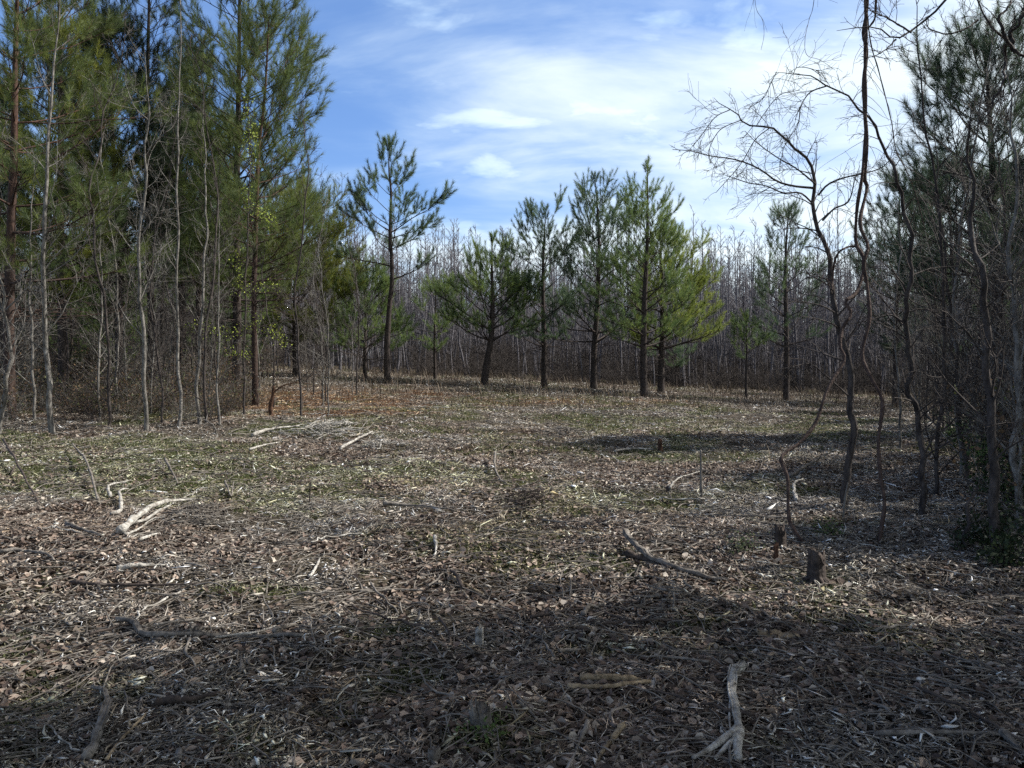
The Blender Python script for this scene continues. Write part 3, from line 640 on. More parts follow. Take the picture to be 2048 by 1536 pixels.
# the budding sapling with yellow-green leaves
def leaf_puffs(o, pts, rad, n, pal, size, rg, name='leaves'):
    g = Geo(); pts = np.array(pts); m = len(pts) * n
    P = np.repeat(pts, n, 0) + rg.normal(0, rad, (m, 3)); d = rg.normal(0, 1, (m, 3)); d /= np.linalg.norm(d, axis=1, keepdims=True)
    s = np.cross(d, rg.normal(0, 1, (m, 3))); s /= np.linalg.norm(s, axis=1, keepdims=True); z = size * rg.uniform(.5, 1.3, (m, 1))
    V = np.stack([P - d * z * .5, P + s * z * .32, P + d * z * .5, P - s * z * .32], 1)
    pal = np.array(pal); c = pal[rg.integers(0, len(pal), m)] * rg.uniform(.7, 1.3, (m, 1))
    g.add(V.reshape(-1, 3), np.arange(m * 4).reshape(-1, 4), np.repeat(c, 4, 0)); return g.build(name, M['green'], o)
bud = sappx([(489, 832), (488, 740), (490, 640), (494, 500), (500, 380), (500, 290), (497, 195)], .026, 'slender sapling with fresh yellow-green buds in front of the thick pine', 71, bark='darkbark', n1=16, t0=.15, L1=1.1, tip=.003,
            extra=[([(490, 600), (470, 585), (445, 590)], .008), ([(490, 690), (450, 665), (420, 655), (385, 650)], .008), ([(492, 585), (520, 570), (550, 575)], .008), ([(489, 740), (470, 710), (450, 690)], .008)])
pb = gpt(489, 832); rg = np.random.default_rng(5)
bp = []
for q in ([(500, 230), (505, 330)], [(492, 380), (512, 430)], [(470, 580), (555, 572)], [(383, 650), (440, 662)], [(440, 680), (520, 640)], [(470, 500), (480, 560)], [(455, 700), (500, 712)], [(540, 660), (570, 685)], [(520, 420), (545, 445)], [(497, 200), (498, 300)]):
    for t in np.linspace(0, 1, 9): bp.append(at(q[0][0] * (1 - t) + q[1][0] * t, q[0][1] * (1 - t) + q[1][1] * t, pb[1] + rg.normal(0, .25)) - pb)
gt = Geo()
for i in range(0, len(bp), 9):
    P = np.array(bp[i:i + 9]); gt.tubes([(P, np.linspace(.007, .003, 9))], 4)
    gt.tubes([(walk(P[j], rg.normal(0, 1, 3), .16, 4, .1, 0, rg), np.linspace(.003, .0015, 4)) for j in range(9) for _ in range(3)], 3)
gt.build('budding_twigs', M['darkbark'], bud)
leaf_puffs(bud, bp, .085, 12, [(.36, .44, .06), (.44, .50, .08), (.26, .34, .05)], .045, rg)

# filler saplings of the left stand
protoS = []
for i in range(6):
    rg = np.random.default_rng(100 + i); H = 7.5
    P = [np.array([.45 * math.sin(i + 5 * t) * t + rg.normal(0, .05) * t, .4 * math.sin(2 * i + 6 * t) * t + rg.normal(0, .05) * t, H * t - .1]) for t in np.linspace(0, 1, 13)]
    protoS.append(make_bare('bare_sapling', (-14 - i * .8, 22 + i, 0), P, 'leafless sapling standing in the shaded left thicket', 'tree', 'thin leafless saplings in the left thicket', ('graybark', 'darkbark')[i % 2], rg, r0=.023, n1=36, t0=.06, L1=1.35, lv=3, tip=.0035, sides=6, trop=.07))
rs = np.random.default_rng(77)
def forest_left(n):
    out = []
    while len(out) < n:
        y = rs.uniform(17.5, 48); x = -rs.uniform(.13 * y + 1.6, .72 * y + 2)
        if y > 30 and x > -.24 * y - 1: continue
        if any((x - a) ** 2 + (y - b) ** 2 < .5 for a, b in out): continue
        out.append((x, y))
    return out
for i, (x, y) in enumerate(forest_left(130)):
    s = rs.uniform(.55, 1.25); loc = (x, y, float(ground(x, y)))
    if i < 6: protoS[i].location = loc; protoS[i].rotation_euler = (0, 0, rs.random() * 6); protoS[i].scale = (s, s, s)
    else: copy_tree(protoS[i % 6], loc, rs.random() * 6, s)

# ------------------------------------------------------------------ undergrowth
def brush(name, n, H, rg, bark='darkbark', spread=.8, tip=.0035, leafy=0, pal=None):
    polys = []
    for i in range(n):
        a = rg.random() * 6.3; p = np.array([math.cos(a), math.sin(a), 0]) * rg.random() * spread * .5; p[2] = -.05
        h = H * rg.uniform(.4, 1.1); B = walk(p, np.array([rg.normal(0, .4), rg.normal(0, .4), 1]), h, 8, .16, -.01, rg); polys.append((B, np.linspace(.008, tip, 8)))
        for j in range(rg.integers(3, 7)):
            q, d = along(B, rg.uniform(.15, .95)); S = walk(q, d + perp(d, rg.random() * 6.3) * 1.1, h * rg.uniform(.2, .5), 8, .18, .0, rg); polys.append((S, np.linspace(.005, tip * .8, 8)))
    return polys
labs_far = 'low dry brush along the foot of the far gray woods'
protoB = []
for i in range(4):
    rg = np.random.default_rng(200 + i); o = empty('brush', (-12 - i, 20, 0)); tag(o, 'tangle of dry leafless brush in the shade under the left pines', 'shrub', 'leafless brush under the trees')
    polys = brush('brush', 26, 1.5, rg); g = Geo(); g.tubes(polys, 3); g.build('stems', M[('darkbark', 'graybark')[i % 2]], o)
    pts = [along(P, .9)[0] for P, r in polys[::2]]
    leaf_puffs(o, pts, .12, 4, [(.12, .075, .045), (.17, .11, .06), (.08, .09, .03)], .07, rg, 'dry_leaves')
    protoB.append(o)
rg = np.random.default_rng(260); bf = empty('brush', (0, 52, 0)); tag(bf, labs_far, 'shrub', 'brush along the far woods')
g = Geo(); g.tubes(brush('brush', 40, 1.6, rg, spread=1.6, tip=.006), 3); g.build('stems', M['darkbark'], bf)
spots = []
for i in range(40):
    y = rs.uniform(17.5, 24); x = -rs.uniform(.30 * y + .3, .72 * y); spots.append((x, y, rs.uniform(.35, .8), 0))
for i in range(110):
    y = rs.uniform(18.5, 46); x = -rs.uniform(.24 * y + 1.2 + (1.5 if y > 28 else 0), .75 * y); spots.append((x, y, rs.uniform(.6, 1.25), 0))
for i in range(60):
    x = rs.uniform(-12, 34); y = rs.uniform(50, 58) + abs(x) * .05; spots.append((x, y, rs.uniform(.8, 1.5), 1))
for i in range(44):
    y = rs.uniform(6.0, 26); x = rs.uniform(.56, .74) * y + .5; spots.append((x, y, rs.uniform(.45, 1.0), 2))
labs = ['tangle of dry leafless brush in the shade under the left pines', 'low dry brush along the foot of the far gray woods', 'leafless brush tangled in the right-hand thicket']
grs = ['leafless brush under the left pines', 'brush along the far woods', 'brush of the right thicket']
for i, (x, y, s, k) in enumerate(spots):
    loc = (x, y, float(ground(x, y)))
    if i < 4: o = protoB[i]; o.location = loc; o.scale = (s, s, s); o['group'] = grs[k]
    elif k == 1: copy_tree(bf, loc, rs.random() * 6, s, labs[k], grs[k])
    else: copy_tree(protoB[i % 4], loc, rs.random() * 6, s, labs[k], grs[k])
bf.location = (3, 51, float(ground(3, 51)))

# ------------------------------------------------------------------ right foreground: vine-hung trees
VY = gpt(1692, 1020)[1]
def cpath(q, Y, rg, depth=.12):
    return [at(x, y, Y + (rg.normal(0, depth) if i else 0)) for i, (x, y) in enumerate(q)]
sappx([(1692, 1020), (1700, 930), (1702, 800), (1700, 760), (1690, 685), (1669, 617), (1662, 562), (1649, 487), (1638, 446), (1630, 411), (1629, 370), (1621, 335), (1601, 307), (1584, 294), (1567, 273), (1539, 256), (1512, 253), (1485, 239), (1461, 219), (1427, 195)],
      .042, 'curved leafless tree arching left over the clearing, hung with vines', 81, bark='darkbark', group='leafless trees of the right thicket', name='arching_tree', depth=.10, n1=36, t0=.3, L1=.9, trop=-.06, wob=.08, tip=.0016, dens=1.3, ntr=50,
      extra=[([(1628, 410), (1601, 386), (1567, 386), (1533, 372), (1498, 366), (1464, 355), (1450, 350)], .011), ([(1627, 376), (1587, 372), (1553, 362), (1519, 338), (1474, 320), (1416, 311), (1382, 302), (1345, 299)], .013),
             ([(1632, 369), (1594, 338), (1553, 314), (1512, 284), (1490, 262)], .010), ([(1637, 390), (1656, 369), (1690, 355), (1758, 338), (1782, 314), (1783, 292)], .011), ([(1645, 441), (1669, 417), (1697, 403), (1710, 359), (1720, 331)], .011),
             ([(1695, 790), (1650, 750), (1620, 728), (1580, 735), (1535, 742)], .011), ([(1669, 625), (1645, 612), (1610, 605), (1570, 602)], .009), ([(1461, 219), (1430, 235), (1400, 275), (1385, 292)], .005), ([(1485, 239), (1440, 260), (1418, 300), (1420, 320)], .005),
             ([(1539, 256), (1510, 280), (1480, 330), (1432, 385)], .005), ([(1512, 253), (1530, 225), (1560, 190), (1600, 180)], .004)])
sappx([(1852, 1035), (1842, 928), (1836, 830), (1826, 787), (1820, 719), (1809, 644), (1809, 603), (1826, 569), (1820, 521), (1813, 444), (1806, 393), (1789, 345), (1772, 307), (1751, 256), (1724, 219), (1690, 191), (1656, 171), (1621, 154), (1587, 147), (1553, 144)],
      .034, 'snaking leafless tree whose top bends over towards the left', 82, bark='darkbark', group='leafless trees of the right thicket', name='arching_tree', depth=.12, n1=40, t0=.1, L1=.9, trop=-.06, wob=.08, tip=.0016, dens=1.3, ntr=50,
      extra=[([(1553, 144), (1540, 170), (1528, 195), (1500, 215)], .004), ([(1656, 171), (1620, 185), (1600, 215), (1590, 240)], .008), ([(1587, 147), (1595, 135), (1620, 137), (1640, 150)], .004), ([(1806, 644), (1780, 630), (1740, 640), (1690, 650)], .012), ([(1600, 215), (1595, 250), (1570, 290), (1560, 330)], .004)])
TG = 'leafless trees of the right thicket'
sappx([(1995, 1117), (1990, 960), (1984, 862), (1973, 657), (1963, 555), (1943, 493), (1944, 418), (1940, 330), (1950, 200)], .040, 'dark straight tree nearest the right edge, standing in shade', 83, bark='darkbark', group=TG, n1=26, t0=.2, L1=.9, trop=.02, tip=.0022, dens=1.2)
sappx([(1933, 960), (1925, 862), (1912, 760), (1905, 650), (1890, 500), (1872, 380), (1868, 250)], .028, 'thin dark tree left of the shaded straight one', 84, bark='darkbark', group=TG, n1=26, t0=.12, L1=1.0, trop=.02, tip=.0025, dens=1.2)
sappx([(1800, 900), (1798, 760), (1790, 640), (1800, 500), (1790, 380)], .022, 'spindly sapling in the gap between the two bent trees', 85, bark='graybark', group=TG, n1=18, t0=.15, L1=1.0, tip=.0028)
sappx([(2040, 1060), (2030, 900), (2036, 700), (2020, 520), (2030, 300), (2010, 120)], .034, 'gray sapling leaning at the extreme right edge', 86, bark='graybark', group=TG, n1=30, t0=.1, L1=1.1, tip=.0022, dens=1.2)
sappx([(1925, 1100), (1935, 1040), (1940, 1000), (1960, 985), (2020, 1010), (2060, 1040)], .016, 'low bowed stem arching near the right edge', 87, bark='darkbark', group=TG, n1=8, t0=.1, L1=.5, tip=.002)
sappx([(1960, 930), (1950, 800), (1930, 700), (1900, 620), (1850, 560), (1800, 520)], .020, 'slanting pale sapling leaning left across the right thicket', 88, bark='graybark', group=TG, n1=20, t0=.1, L1=.9, tip=.0024)
sappx([(2050, 980), (2020, 860), (1985, 760), (1950, 690), (1890, 620), (1840, 590)], .018, 'pale diagonal stem crossing in front of the thick-trunked right pine', 89, bark='graybark', group=TG, n1=16, t0=.1, L1=.8, tip=.0024)
protoT = []
for i in range(3):
    rg = np.random.default_rng(300 + i)
    P = [np.array([.35 * math.sin(i + 3 * t) * t, .3 * math.sin(2 * i + 4 * t) * t, 5.5 * t - .1]) for t in np.linspace(0, 1, 9)]
    protoT.append(make_bare('bare_sapling', (12, 14 + i, 0), P, 'twiggy leafless sapling deep in the right thicket', 'tree', 'thin saplings of the right thicket', ('darkbark', 'graybark', 'darkbark')[i], rg, r0=.024, n1=34, t0=.04, L1=1.3, lv=3, tip=.0026, sides=6, trop=.03, dens=1.1))
for i in range(84):
    y = rs.uniform(8, 40); x = rs.uniform(.46, .74) * y + .5; s = rs.uniform(.6, 1.2); loc = (x, y, float(ground(x, y)))
    if i < 3: protoT[i].location = loc; protoT[i].scale = (s, s, s)
    else: copy_tree(protoT[i % 3], loc, rs.random() * 6, s)
for i in range(16):
    y = rs.uniform(6.5, 12.5); x = rs.uniform(.57, .74) * y + .2; s = rs.uniform(.45, .85); o = copy_tree(protoT[i % 3], (x, y, float(ground(x, y))), rs.random() * 6, s); o.rotation_euler = (rs.normal(0, .12), rs.normal(-.08, .12), rs.random() * 6)
# hanging vines
def vine(label, q, r, Y, seed, group='woody vines hanging in the right foreground', ground_end=True, rend=None):
    rg = np.random.default_rng(seed); pts = cpath(q, Y, rg, .05); pts = np.array(pts)
    if ground_end:
        e = gpt(*q[-1]); n = len(pts); f = np.linspace(0, 1, n) ** 2
        dy = e[1] - Y
        pts = np.array([at(x, y, Y + dy * ff + rg.normal(0, .03)) for (x, y), ff in zip(q, f)]); pts[-1] = e - [0, 0, .03]
    base = pts[-1].copy(); T = resample(pts, 90); rr = np.interp(np.linspace(0, 1, 90), [0, 1], [r, rend or r * .9]) * (1 + .15 * np.sin(np.arange(90) * .9))
    g = Geo(); g.tubes([(T, rr)], 7)
    tw = []
    for i in range(26 if r > .01 else 6):
        p, d = along(T, rg.uniform(.02, .8)); tw.append((walk(p, d * .3 + perp(d, rg.random() * 6.3) * .8, rg.uniform(.1, .6), 8, .14, -.16, rg), np.linspace(min(.003, r * .55), min(.0014, r * .35), 8)))
    g.tubes(tw, 3)
    return tag(g.build('hanging_vine', M['vine'], None, True, loc=base), label, 'vine', group)
vine('stout vine looping down, meeting the ground left of the arching tree', [(1731, -170), (1731, 0), (1732, 68), (1730, 120), (1731, 205), (1731, 273), (1724, 355), (1714, 418), (1712, 487), (1727, 514), (1724, 555), (1710, 589), (1690, 603), (1703, 627), (1686, 654), (1680, 692), (1690, 719), (1669, 753), (1649, 794), (1632, 845), (1600, 885), (1562, 915), (1575, 954), (1577, 1025), (1585, 1055), (1617, 1094)], .017, VY - .35, 1)
vine('vine twisting straight down between the two bent trees', [(1736, -170), (1735, 0), (1727, 68), (1734, 102), (1727, 180), (1734, 290), (1729, 355), (1734, 377), (1720, 446), (1736, 493), (1727, 528), (1734, 569), (1739, 637), (1724, 709), (1741, 753), (1765, 804), (1757, 879), (1762, 960), (1769, 1010), (1757, 1088)], .018, VY - .3, 2)
vine('small looped vine strand beside the arching tree trunk', [(1664, 580), (1666, 541), (1676, 507), (1700, 493), (1720, 497), (1727, 514), (1724, 540)], .011, VY - .3, 3, ground_end=False)
vine('thin vine slanting right from the top of the picture', [(1728, -120), (1738, 62), (1758, 144), (1782, 239), (1792, 300), (1813, 342), (1835, 400), (1850, 460)], .008, VY, 4, ground_end=False, rend=.004)
vine('short thick vine stub hanging at the top of the picture', [(1756, -170), (1755, -40), (1752, 0), (1750, 35), (1740, 52), (1730, 66), (1728, 90)], .017, VY - .3, 5, ground_end=False, rend=.008)
vine('fine trailing vine dangling over the open sky', [(1640, -150), (1628, 0), (1618, 40), (1610, 80), (1614, 110), (1640, 120), (1670, 140)], .0035, VY, 6, ground_end=False, rend=.002)
vine('faint threadlike vine at the top, left of the others', [(1512, -150), (1510, 0), (1525, 40), (1528, 70), (1522, 100)], .003, VY, 7, ground_end=False, rend=.0018)
# overhanging tree outside the right edge, limbs come in at the top
def overhang():
    rg = np.random.default_rng(91); Y = 7.6; base = np.array([6.6, Y, float(ground(6.6, Y))])
    o = empty('overhanging_tree', base); tag(o, 'leafless tree rooted beyond the right edge, its limbs crossing the top right sky', 'tree')
    T = resample([np.array([0, 0, -.1]), np.array([.1, 0, 2]), np.array([0, .1, 4]), np.array([-.2, 0, 5.4]), np.array([-.3, 0, 6.6])], 20)
    g = Geo(); g.tubes([(T, np.linspace(.10, .03, 20))], 10); g.build('trunk', M['darkbark'], o, True)
    g = Geo()
    for q, r in (([(2230, -200), (2060, -170), (1930, -60), (1888, 0), (1854, 38), (1823, 65), (1792, 79), (1775, 62), (1741, 56), (1707, 58), (1673, 63)], .019),
                 ([(2300, 60), (2180, 95), (2048, 113), (2032, 103), (2011, 82), (1980, 48), (1956, 0), (1940, -60)], .022), ([(2032, 103), (2004, 68), (2001, 34), (2025, 0), (2035, -40)], .016), ([(2025, 96), (2021, 68), (2045, 30), (2060, -20)], .018),
                 ([(1956, 40), (1929, 58), (1895, 68), (1861, 58), (1850, 35)], .008), ([(2011, 90), (2008, 130), (2000, 180), (1960, 260)], .014), ([(1823, 65), (1790, 45), (1760, 30), (1735, 20)], .007), ([(1792, 79), (1770, 100), (1745, 115)], .006)):
        P = np.array([at(x, y, Y + rg.normal(0, .1)) for x, y in q]) - base
        s = limb_tree(P, r, rg, n1=12, t0=.2, L1=.45, lv=2, ang=.8, trop=.0, wob=.16, tip=.002, ntr=24)
        for l, sd in ((0, 7), (1, 4), (2, 3)): g.tubes(s[l], sd)
    P = np.array([at(x, y, VY - .3) for x, y in ((1600, -175), (1700, -180), (1760, -185), (1900, -200), (2060, -190), (2230, -150), (2320, -60))]) - base
    g.tubes([(resample(P, 20), np.linspace(.012, .035, 20))], 7)
    g.build('crown', M['darkbark'], o, True)
overhang()

# ------------------------------------------------------------------ evergreen bits in the right thicket
def shrub(px, py, H, n, label, seed, pal, rad=.25, size=.035, group='small evergreen shrubs in the right thicket'):
    rg = np.random.default_rng(seed); p = gpt(px, py); o = empty('evergreen_shrub', p); tag(o, label, 'shrub', group)
    polys = brush('', 10, H, rg, spread=rad * 1.5); g = Geo(); g.tubes(polys, 3); g.build('stems', M['darkbark'], o)
    pts = [along(P, t)[0] for P, r in polys for t in (.5, .75, .95)]
    leaf_puffs(o, pts, .05, n, pal, size, rg)
shrub(1655, 1075, .20, 3, 'little green shrub at the foot of the arching tree', 1, [(.06, .10, .03), (.10, .13, .045)], rad=.10, size=.025)
shrub(1490, 1105, .16, 3, 'small pale green shrub left of the ragged stumps', 2, [(.07, .10, .04), (.11, .13, .06)], rad=.08, size=.022)
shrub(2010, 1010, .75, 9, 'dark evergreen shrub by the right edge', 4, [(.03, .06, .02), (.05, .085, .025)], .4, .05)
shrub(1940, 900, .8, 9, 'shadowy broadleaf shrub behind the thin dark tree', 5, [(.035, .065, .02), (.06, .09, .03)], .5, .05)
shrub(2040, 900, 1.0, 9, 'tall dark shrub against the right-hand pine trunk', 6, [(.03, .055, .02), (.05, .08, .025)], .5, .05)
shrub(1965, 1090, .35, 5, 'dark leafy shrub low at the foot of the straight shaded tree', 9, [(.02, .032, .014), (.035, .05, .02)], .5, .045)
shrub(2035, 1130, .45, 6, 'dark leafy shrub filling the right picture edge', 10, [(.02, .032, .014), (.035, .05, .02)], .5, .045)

# ------------------------------------------------------------------ far gray woods
def far_proto(seed, H, dens=1.):
    rg = np.random.default_rng(seed); a = rg.random() * 6; P = [np.array([.5 * math.sin(a + 3.5 * t) + rg.normal(0, .07), .5 * math.cos(a + 2 * t) + rg.normal(0, .07), H * t]) for t in np.linspace(0, 1, 8)]
    return limb_tree(P, .092, rg, n1=30, t0=.18, L1=2.1, ang=.72, trop=.07, lv=2, tip=.010, r1=.3, wob=.08, dens=dens, ntr=12)
FP = []
for i in range(7):
    out = far_proto(400 + i, 13.0); g = Geo(); g.tubes(out[0], 5); g.tubes(out[1], 3); g.tubes(out[2], 3)
    FP.append((g, g.build('bare_tree', M['farbark'])))
FL = 'gray leafless tree among the far woods behind the clearing'
for g, o in FP: tag(o, FL, 'tree', 'gray leafless trees of the far woods')
nf = 0
for i in range(290):
    y = 54 + 22 * rs.random() ** 1.3; x = rs.uniform(-.34 * y, .66 * y); s = rs.uniform(.72, 1.12); s *= .80 + .10 * smooth(0, 25, x)
    loc = (x, y, float(ground(x, y)) - .1)
    if i < 7: o = FP[i][1]; o.location = loc
    else: o = FP[i % 7][1].copy(); COL.objects.link(o); o.location = loc
    o.rotation_euler = (rs.normal(0, .035), rs.normal(0, .035), rs.random() * 6.3); o.scale = (s * rs.uniform(.7, 1.15), s * .9, s * rs.uniform(.8, 1.12))
BK = []
for i in range(6):
    rg = np.random.default_rng(450 + i); out = limb_tree([np.array([.2 * math.sin(i + 3 * t), .2 * math.cos(i + 2 * t), 13.5 * t]) for t in np.linspace(0, 1, 5)], .06, rg, n1=40, t0=.12, L1=2.6, ang=.8, trop=.06, lv=2, tip=.013, r1=.3, wob=.10, dens=.9, ntr=6)
    q = Geo(); q.tubes(out[0], 4); q.tubes([(P[[0, 3, 7]], r[[0, 3, 7]]) for P, r in out[1]], 3); q.tubes([(P[[0, 4]], r[[0, 4]]) for P, r in out[2]], 3); BK.append((np.concatenate(q.V), q.F))
g = Geo()
for i in range(3000):
    y = rs.uniform(72, 135); x = rs.uniform(-.72 * y, .70 * y); s = rs.uniform(.7, 1.22) * (.88 + .10 * float(smooth(0, 40, x))); a = rs.random() * 6.3; V, Fs = BK[i % 6]; c, sn = math.cos(a), math.sin(a)
    W = np.stack([(V[:, 0] * c - V[:, 1] * sn) * s + x, (V[:, 0] * sn + V[:, 1] * c) * s + y, V[:, 2] * s + float(ground(x, y)) - .2], -1)
    n0 = g.n; g.V.append(W.astype(np.float32)); g.n += len(W)
    for f in Fs: g.F.append(f + n0)
tag(g.build('distant_woods', M['farbark']), 'mass of gray leafless woods closing off the view behind the clearing', 'woods', kind='stuff')
# dense low understory of the far woods
g = Geo(); rg = np.random.default_rng(9); BP = brush('', 40, 3.2, rg, spread=2.5, tip=.008)
BP = [(P, r * 1.1) for P, r in BP]; src = Geo(); src.tubes(BP, 3); V = np.concatenate(src.V)
for i in range(520):
    y = rs.uniform(58, 110); x = rs.uniform(-.8 * y, .75 * y); s = rs.uniform(.5, 1.5); a = rs.random() * 6.3; c, sn = math.cos(a), math.sin(a)
    W = np.stack([(V[:, 0] * c - V[:, 1] * sn) * s + x, (V[:, 0] * sn + V[:, 1] * c) * s + y, V[:, 2] * s + float(ground(x, y)) - .1], -1)
    n0 = g.n; g.V.append(W.astype(np.float32)); g.n += len(W)
    for f in src.F: g.F.append(f + n0)
tag(g.build('understory', M['darkbark']), 'dark brown brushy understory at the foot of the far woods', 'brush', kind='stuff')

# ------------------------------------------------------------------ sticks, logs, stumps on the clearing floor
def stick(q, r, mt, label, name='fallen_branch', cat='branch', group=None, lift=0., forks=(), seed=0, flat=1., rend=.4, rough=.12):
    rg = np.random.default_rng(seed + 1000); pts = np.array([gpt(*c) for c in q]); px = pts[len(pts) // 2][1] / FPX
    T = resample(pts, 16) if len(pts) > 2 else resample(np.array([pts[0], (pts[0] + pts[-1]) / 2 + rg.normal(0, .01, 3), pts[-1]]), 16)
    rr = np.linspace(r, r * rend, 16) * px * (1 + rg.normal(0, rough, 16)); T[:, :2] += rg.normal(0, r * px * .15, (16, 2))
    T[:, 2] = np.maximum(T[:, 2], ground(T[:, 0], T[:, 1])) + rr * .9 + .03 + (lift if np.isscalar(lift) else np.interp(np.linspace(0, 1, 16), np.linspace(0, 1, len(lift)), lift))
    g = Geo(); g.tubes([(T, rr)], 9, cap=True)
    if r > 6 and mt in ('bleach', 'graywood', 'tanwood'):
        for k in range(9):
            a = rg.random() * 6.3; i0 = rg.integers(0, 8); i1 = i0 + rg.integers(5, 9); off = np.stack([np.cos(a + .1 * np.arange(i0, i1)), np.sin(a + .1 * np.arange(i0, i1)), np.full(i1 - i0, abs(math.sin(a * 2)))], -1) * rr[i0:i1, None] * .85
            S_ = T[i0:i1] + off; S_[-1] += rg.normal(0, rr[i0] * .8, 3); g.tubes([(S_, np.linspace(1, .3, i1 - i0) * rr[i0] * rg.uniform(.18, .34))], 5, cap=True)
        a = T[-1] - T[-2]; a /= np.linalg.norm(a)
        for k in range(5): g.tubes([(walk(T[-2] + rg.normal(0, rr[-1] * .4, 3), a + rg.normal(0, .25, 3), rr[0] * rg.uniform(2, 6), 4, .1, 0, rg), np.array([1, .8, .5, .1]) * rr[-1] * .4)], 5)
    for fq, fr in forks:
        F_ = np.array([gpt(*c) for c in fq]); F_ = resample(F_, 10); fr_ = np.linspace(fr, fr * .4, 10) * px; F_[:, 2] = ground(F_[:, 0], F_[:, 1]) + fr_ + .035; F_[0, 2] += rr.mean() * .5
        g.tubes([(F_, fr_)], 7, cap=True)
    base = T[8].copy(); base[2] = float(ground(base[0], base[1]))
    o = g.build(name, M[mt], None, True, loc=base); return tag(o, label, cat, group)
stick([(240, 1078), (288, 1042), (345, 1018), (392, 1012)], 7, 'bleach', 'bright white bleached log lying on the litter at left', 'fallen_log', 'log', seed=1, rend=.3, rough=.2, lift=[0, .03, .05, .03], forks=[([(262, 1062), (310, 1038), (352, 1008), (372, 1002)], 3), ([(250, 1082), (300, 1050), (330, 1044)], 2.4)])
stick([(221, 1002), (219, 984), (262, 971)], 3.5, 'bleach', 'short bent white stick behind the bleached log', seed=2, lift=[0, .04, .02])
stick([(222, 1040), (243, 1034), (240, 998), (258, 987)], 4, 'bleach', 'crooked white stick between the bleached log and the bent one', seed=3, lift=[0, .03, .06, .02])
stick([(330, 938), (342, 955), (356, 974)], 3, 'graywood', 'short stubby gray branch in the green patch at left', seed=4, lift=[.10, .05, 0])
stick([(145, 905), (176, 955), (196, 1008)], 2, 'graywood', 'long thin curved stick standing out of the grass at left', seed=5, lift=[.10, .12, 0], rend=1.2)
stick([(8, 905), (40, 960), (78, 1015)], 3.2, 'darkwood', 'dark twiggy branch near the left picture edge', seed=6, lift=[.15, .12, 0], forks=[([(30, 940), (10, 965)], 2)])
stick([(132, 1056), (165, 1068), (205, 1080)], 4.5, 'graywood', 'gray stick pointing at the foot of the bleached log', seed=7)
stick([(450, 978), (462, 1000), (468, 975)], 2.4, 'graywood', 'small upright forked twig right of the bleached log', seed=8, lift=[.05, 0, .05])
stick([(280, 1090), (320, 1075)], 3, 'bleach', 'pale splinter just below the bleached log', seed=9)
stick([(140, 1178), (230, 1182), (400, 1180)], 4.5, 'darkwood', 'long dark plank-like strip lying at the left', seed=10)
stick([(235, 1152), (270, 1145), (330, 1140)], 6, 'bleach', 'flattened pale wood piece above the dark strip', seed=11)
stick([(0, 1115), (50, 1112), (110, 1130)], 5, 'graywood', 'gray branch entering from the left edge', seed=12)
stick([(176, 1540), (190, 1510), (205, 1468), (216, 1420), (186, 1388)], 9.5, 'graywood', 'thick gray branch with peeling bark in the bottom left corner', seed=13, rend=.5, lift=[.0, .01, .02, .02, .0])
stick([(214, 1538), (250, 1488), (301, 1436)], 4.2, 'tanwood', 'thin straight tan stick beside the thick bottom left branch', seed=14)
stick([(232, 1252), (262, 1256), (284, 1283), (340, 1286), (480, 1288), (605, 1286)], 6.5, 'graywood', 'long gray branch with a crook at its left end', seed=15, rend=.55)
stick([(548, 1282), (575, 1266), (590, 1262)], 7, 'graywood', 'short pale chunk resting at the right end of the crooked branch', seed=16)
stick([(312, 1428), (370, 1418), (440, 1402)], 9, 'darkwood', 'dark rotten bark roll on the shaded foreground', seed=17)
stick([(766, 1016), (835, 1020), (908, 1028)], 4.2, 'graywood', 'straight gray-green pole near the middle of the clearing', seed=18)
stick([(990, 930), (990, 950), (1003, 968), (1013, 972)], 3, 'graywood', 'small curved stick sticking up in the middle of the clearing', seed=19, lift=[.15, .10, .02, 0])
stick([(1250, 1096), (1275, 1118), (1310, 1136), (1370, 1155), (1440, 1173)], 7.5, 'graywood', 'split half-buried log at right of centre, gray on top', 'fallen_log', 'log', seed=20, rend=.5, lift=[.07, .05, .02, .0, 0])
stick([(1255, 1122), (1300, 1134), (1340, 1148)], 7, 'darkwood', 'dark strip drawn as the shaded underside of the split log', 'fallen_log', 'log', seed=21)  # shade under the log made as a dark piece, not a separate slab
stick([(1160, 1376), (1220, 1373), (1272, 1376)], 7, 'tanwood', 'upper of two parallel yellowish bark strips in the foreground', seed=22, rend=.9)
stick([(1135, 1392), (1210, 1390), (1300, 1380)], 5.5, 'tanwood', 'lower of two parallel yellowish bark strips in the foreground', seed=23, rend=.7)
stick([(1488, 1352), (1466, 1372), (1463, 1410), (1474, 1455), (1477, 1500), (1472, 1540)], 10, 'bleach', 'pale forked dead limb at the bottom right', 'dead_limb', 'branch', seed=24, rend=.8, forks=[([(1474, 1490), (1440, 1508), (1385, 1540)], 9), ([(1474, 1500), (1450, 1520), (1430, 1540)], 7), ([(1463, 1410), (1459, 1450), (1462, 1490)], 4)])
stick([(1750, 1486), (1850, 1484), (1960, 1487), (2050, 1496)], 6, 'graywood', 'long gray pole in the bottom right corner', seed=25)
stick([(2003, 1486), (2030, 1510), (2060, 1538)], 9, 'graywood', 'thick gray pole crossing the bottom right corner', seed=26)
stick([(1245, 1472), (1225, 1500), (1195, 1540)], 7, 'tanwood', 'broken tan splinter at the bottom centre', seed=27)
stick([(1175, 1465), (1160, 1500), (1150, 1530)], 6, 'graywood', 'gray splinter left of the broken tan one', seed=28)
stick([(1035, 1420), (1060, 1440), (1082, 1462)], 4, 'graywood', 'straight gray stick beside the mossy stump', seed=29)
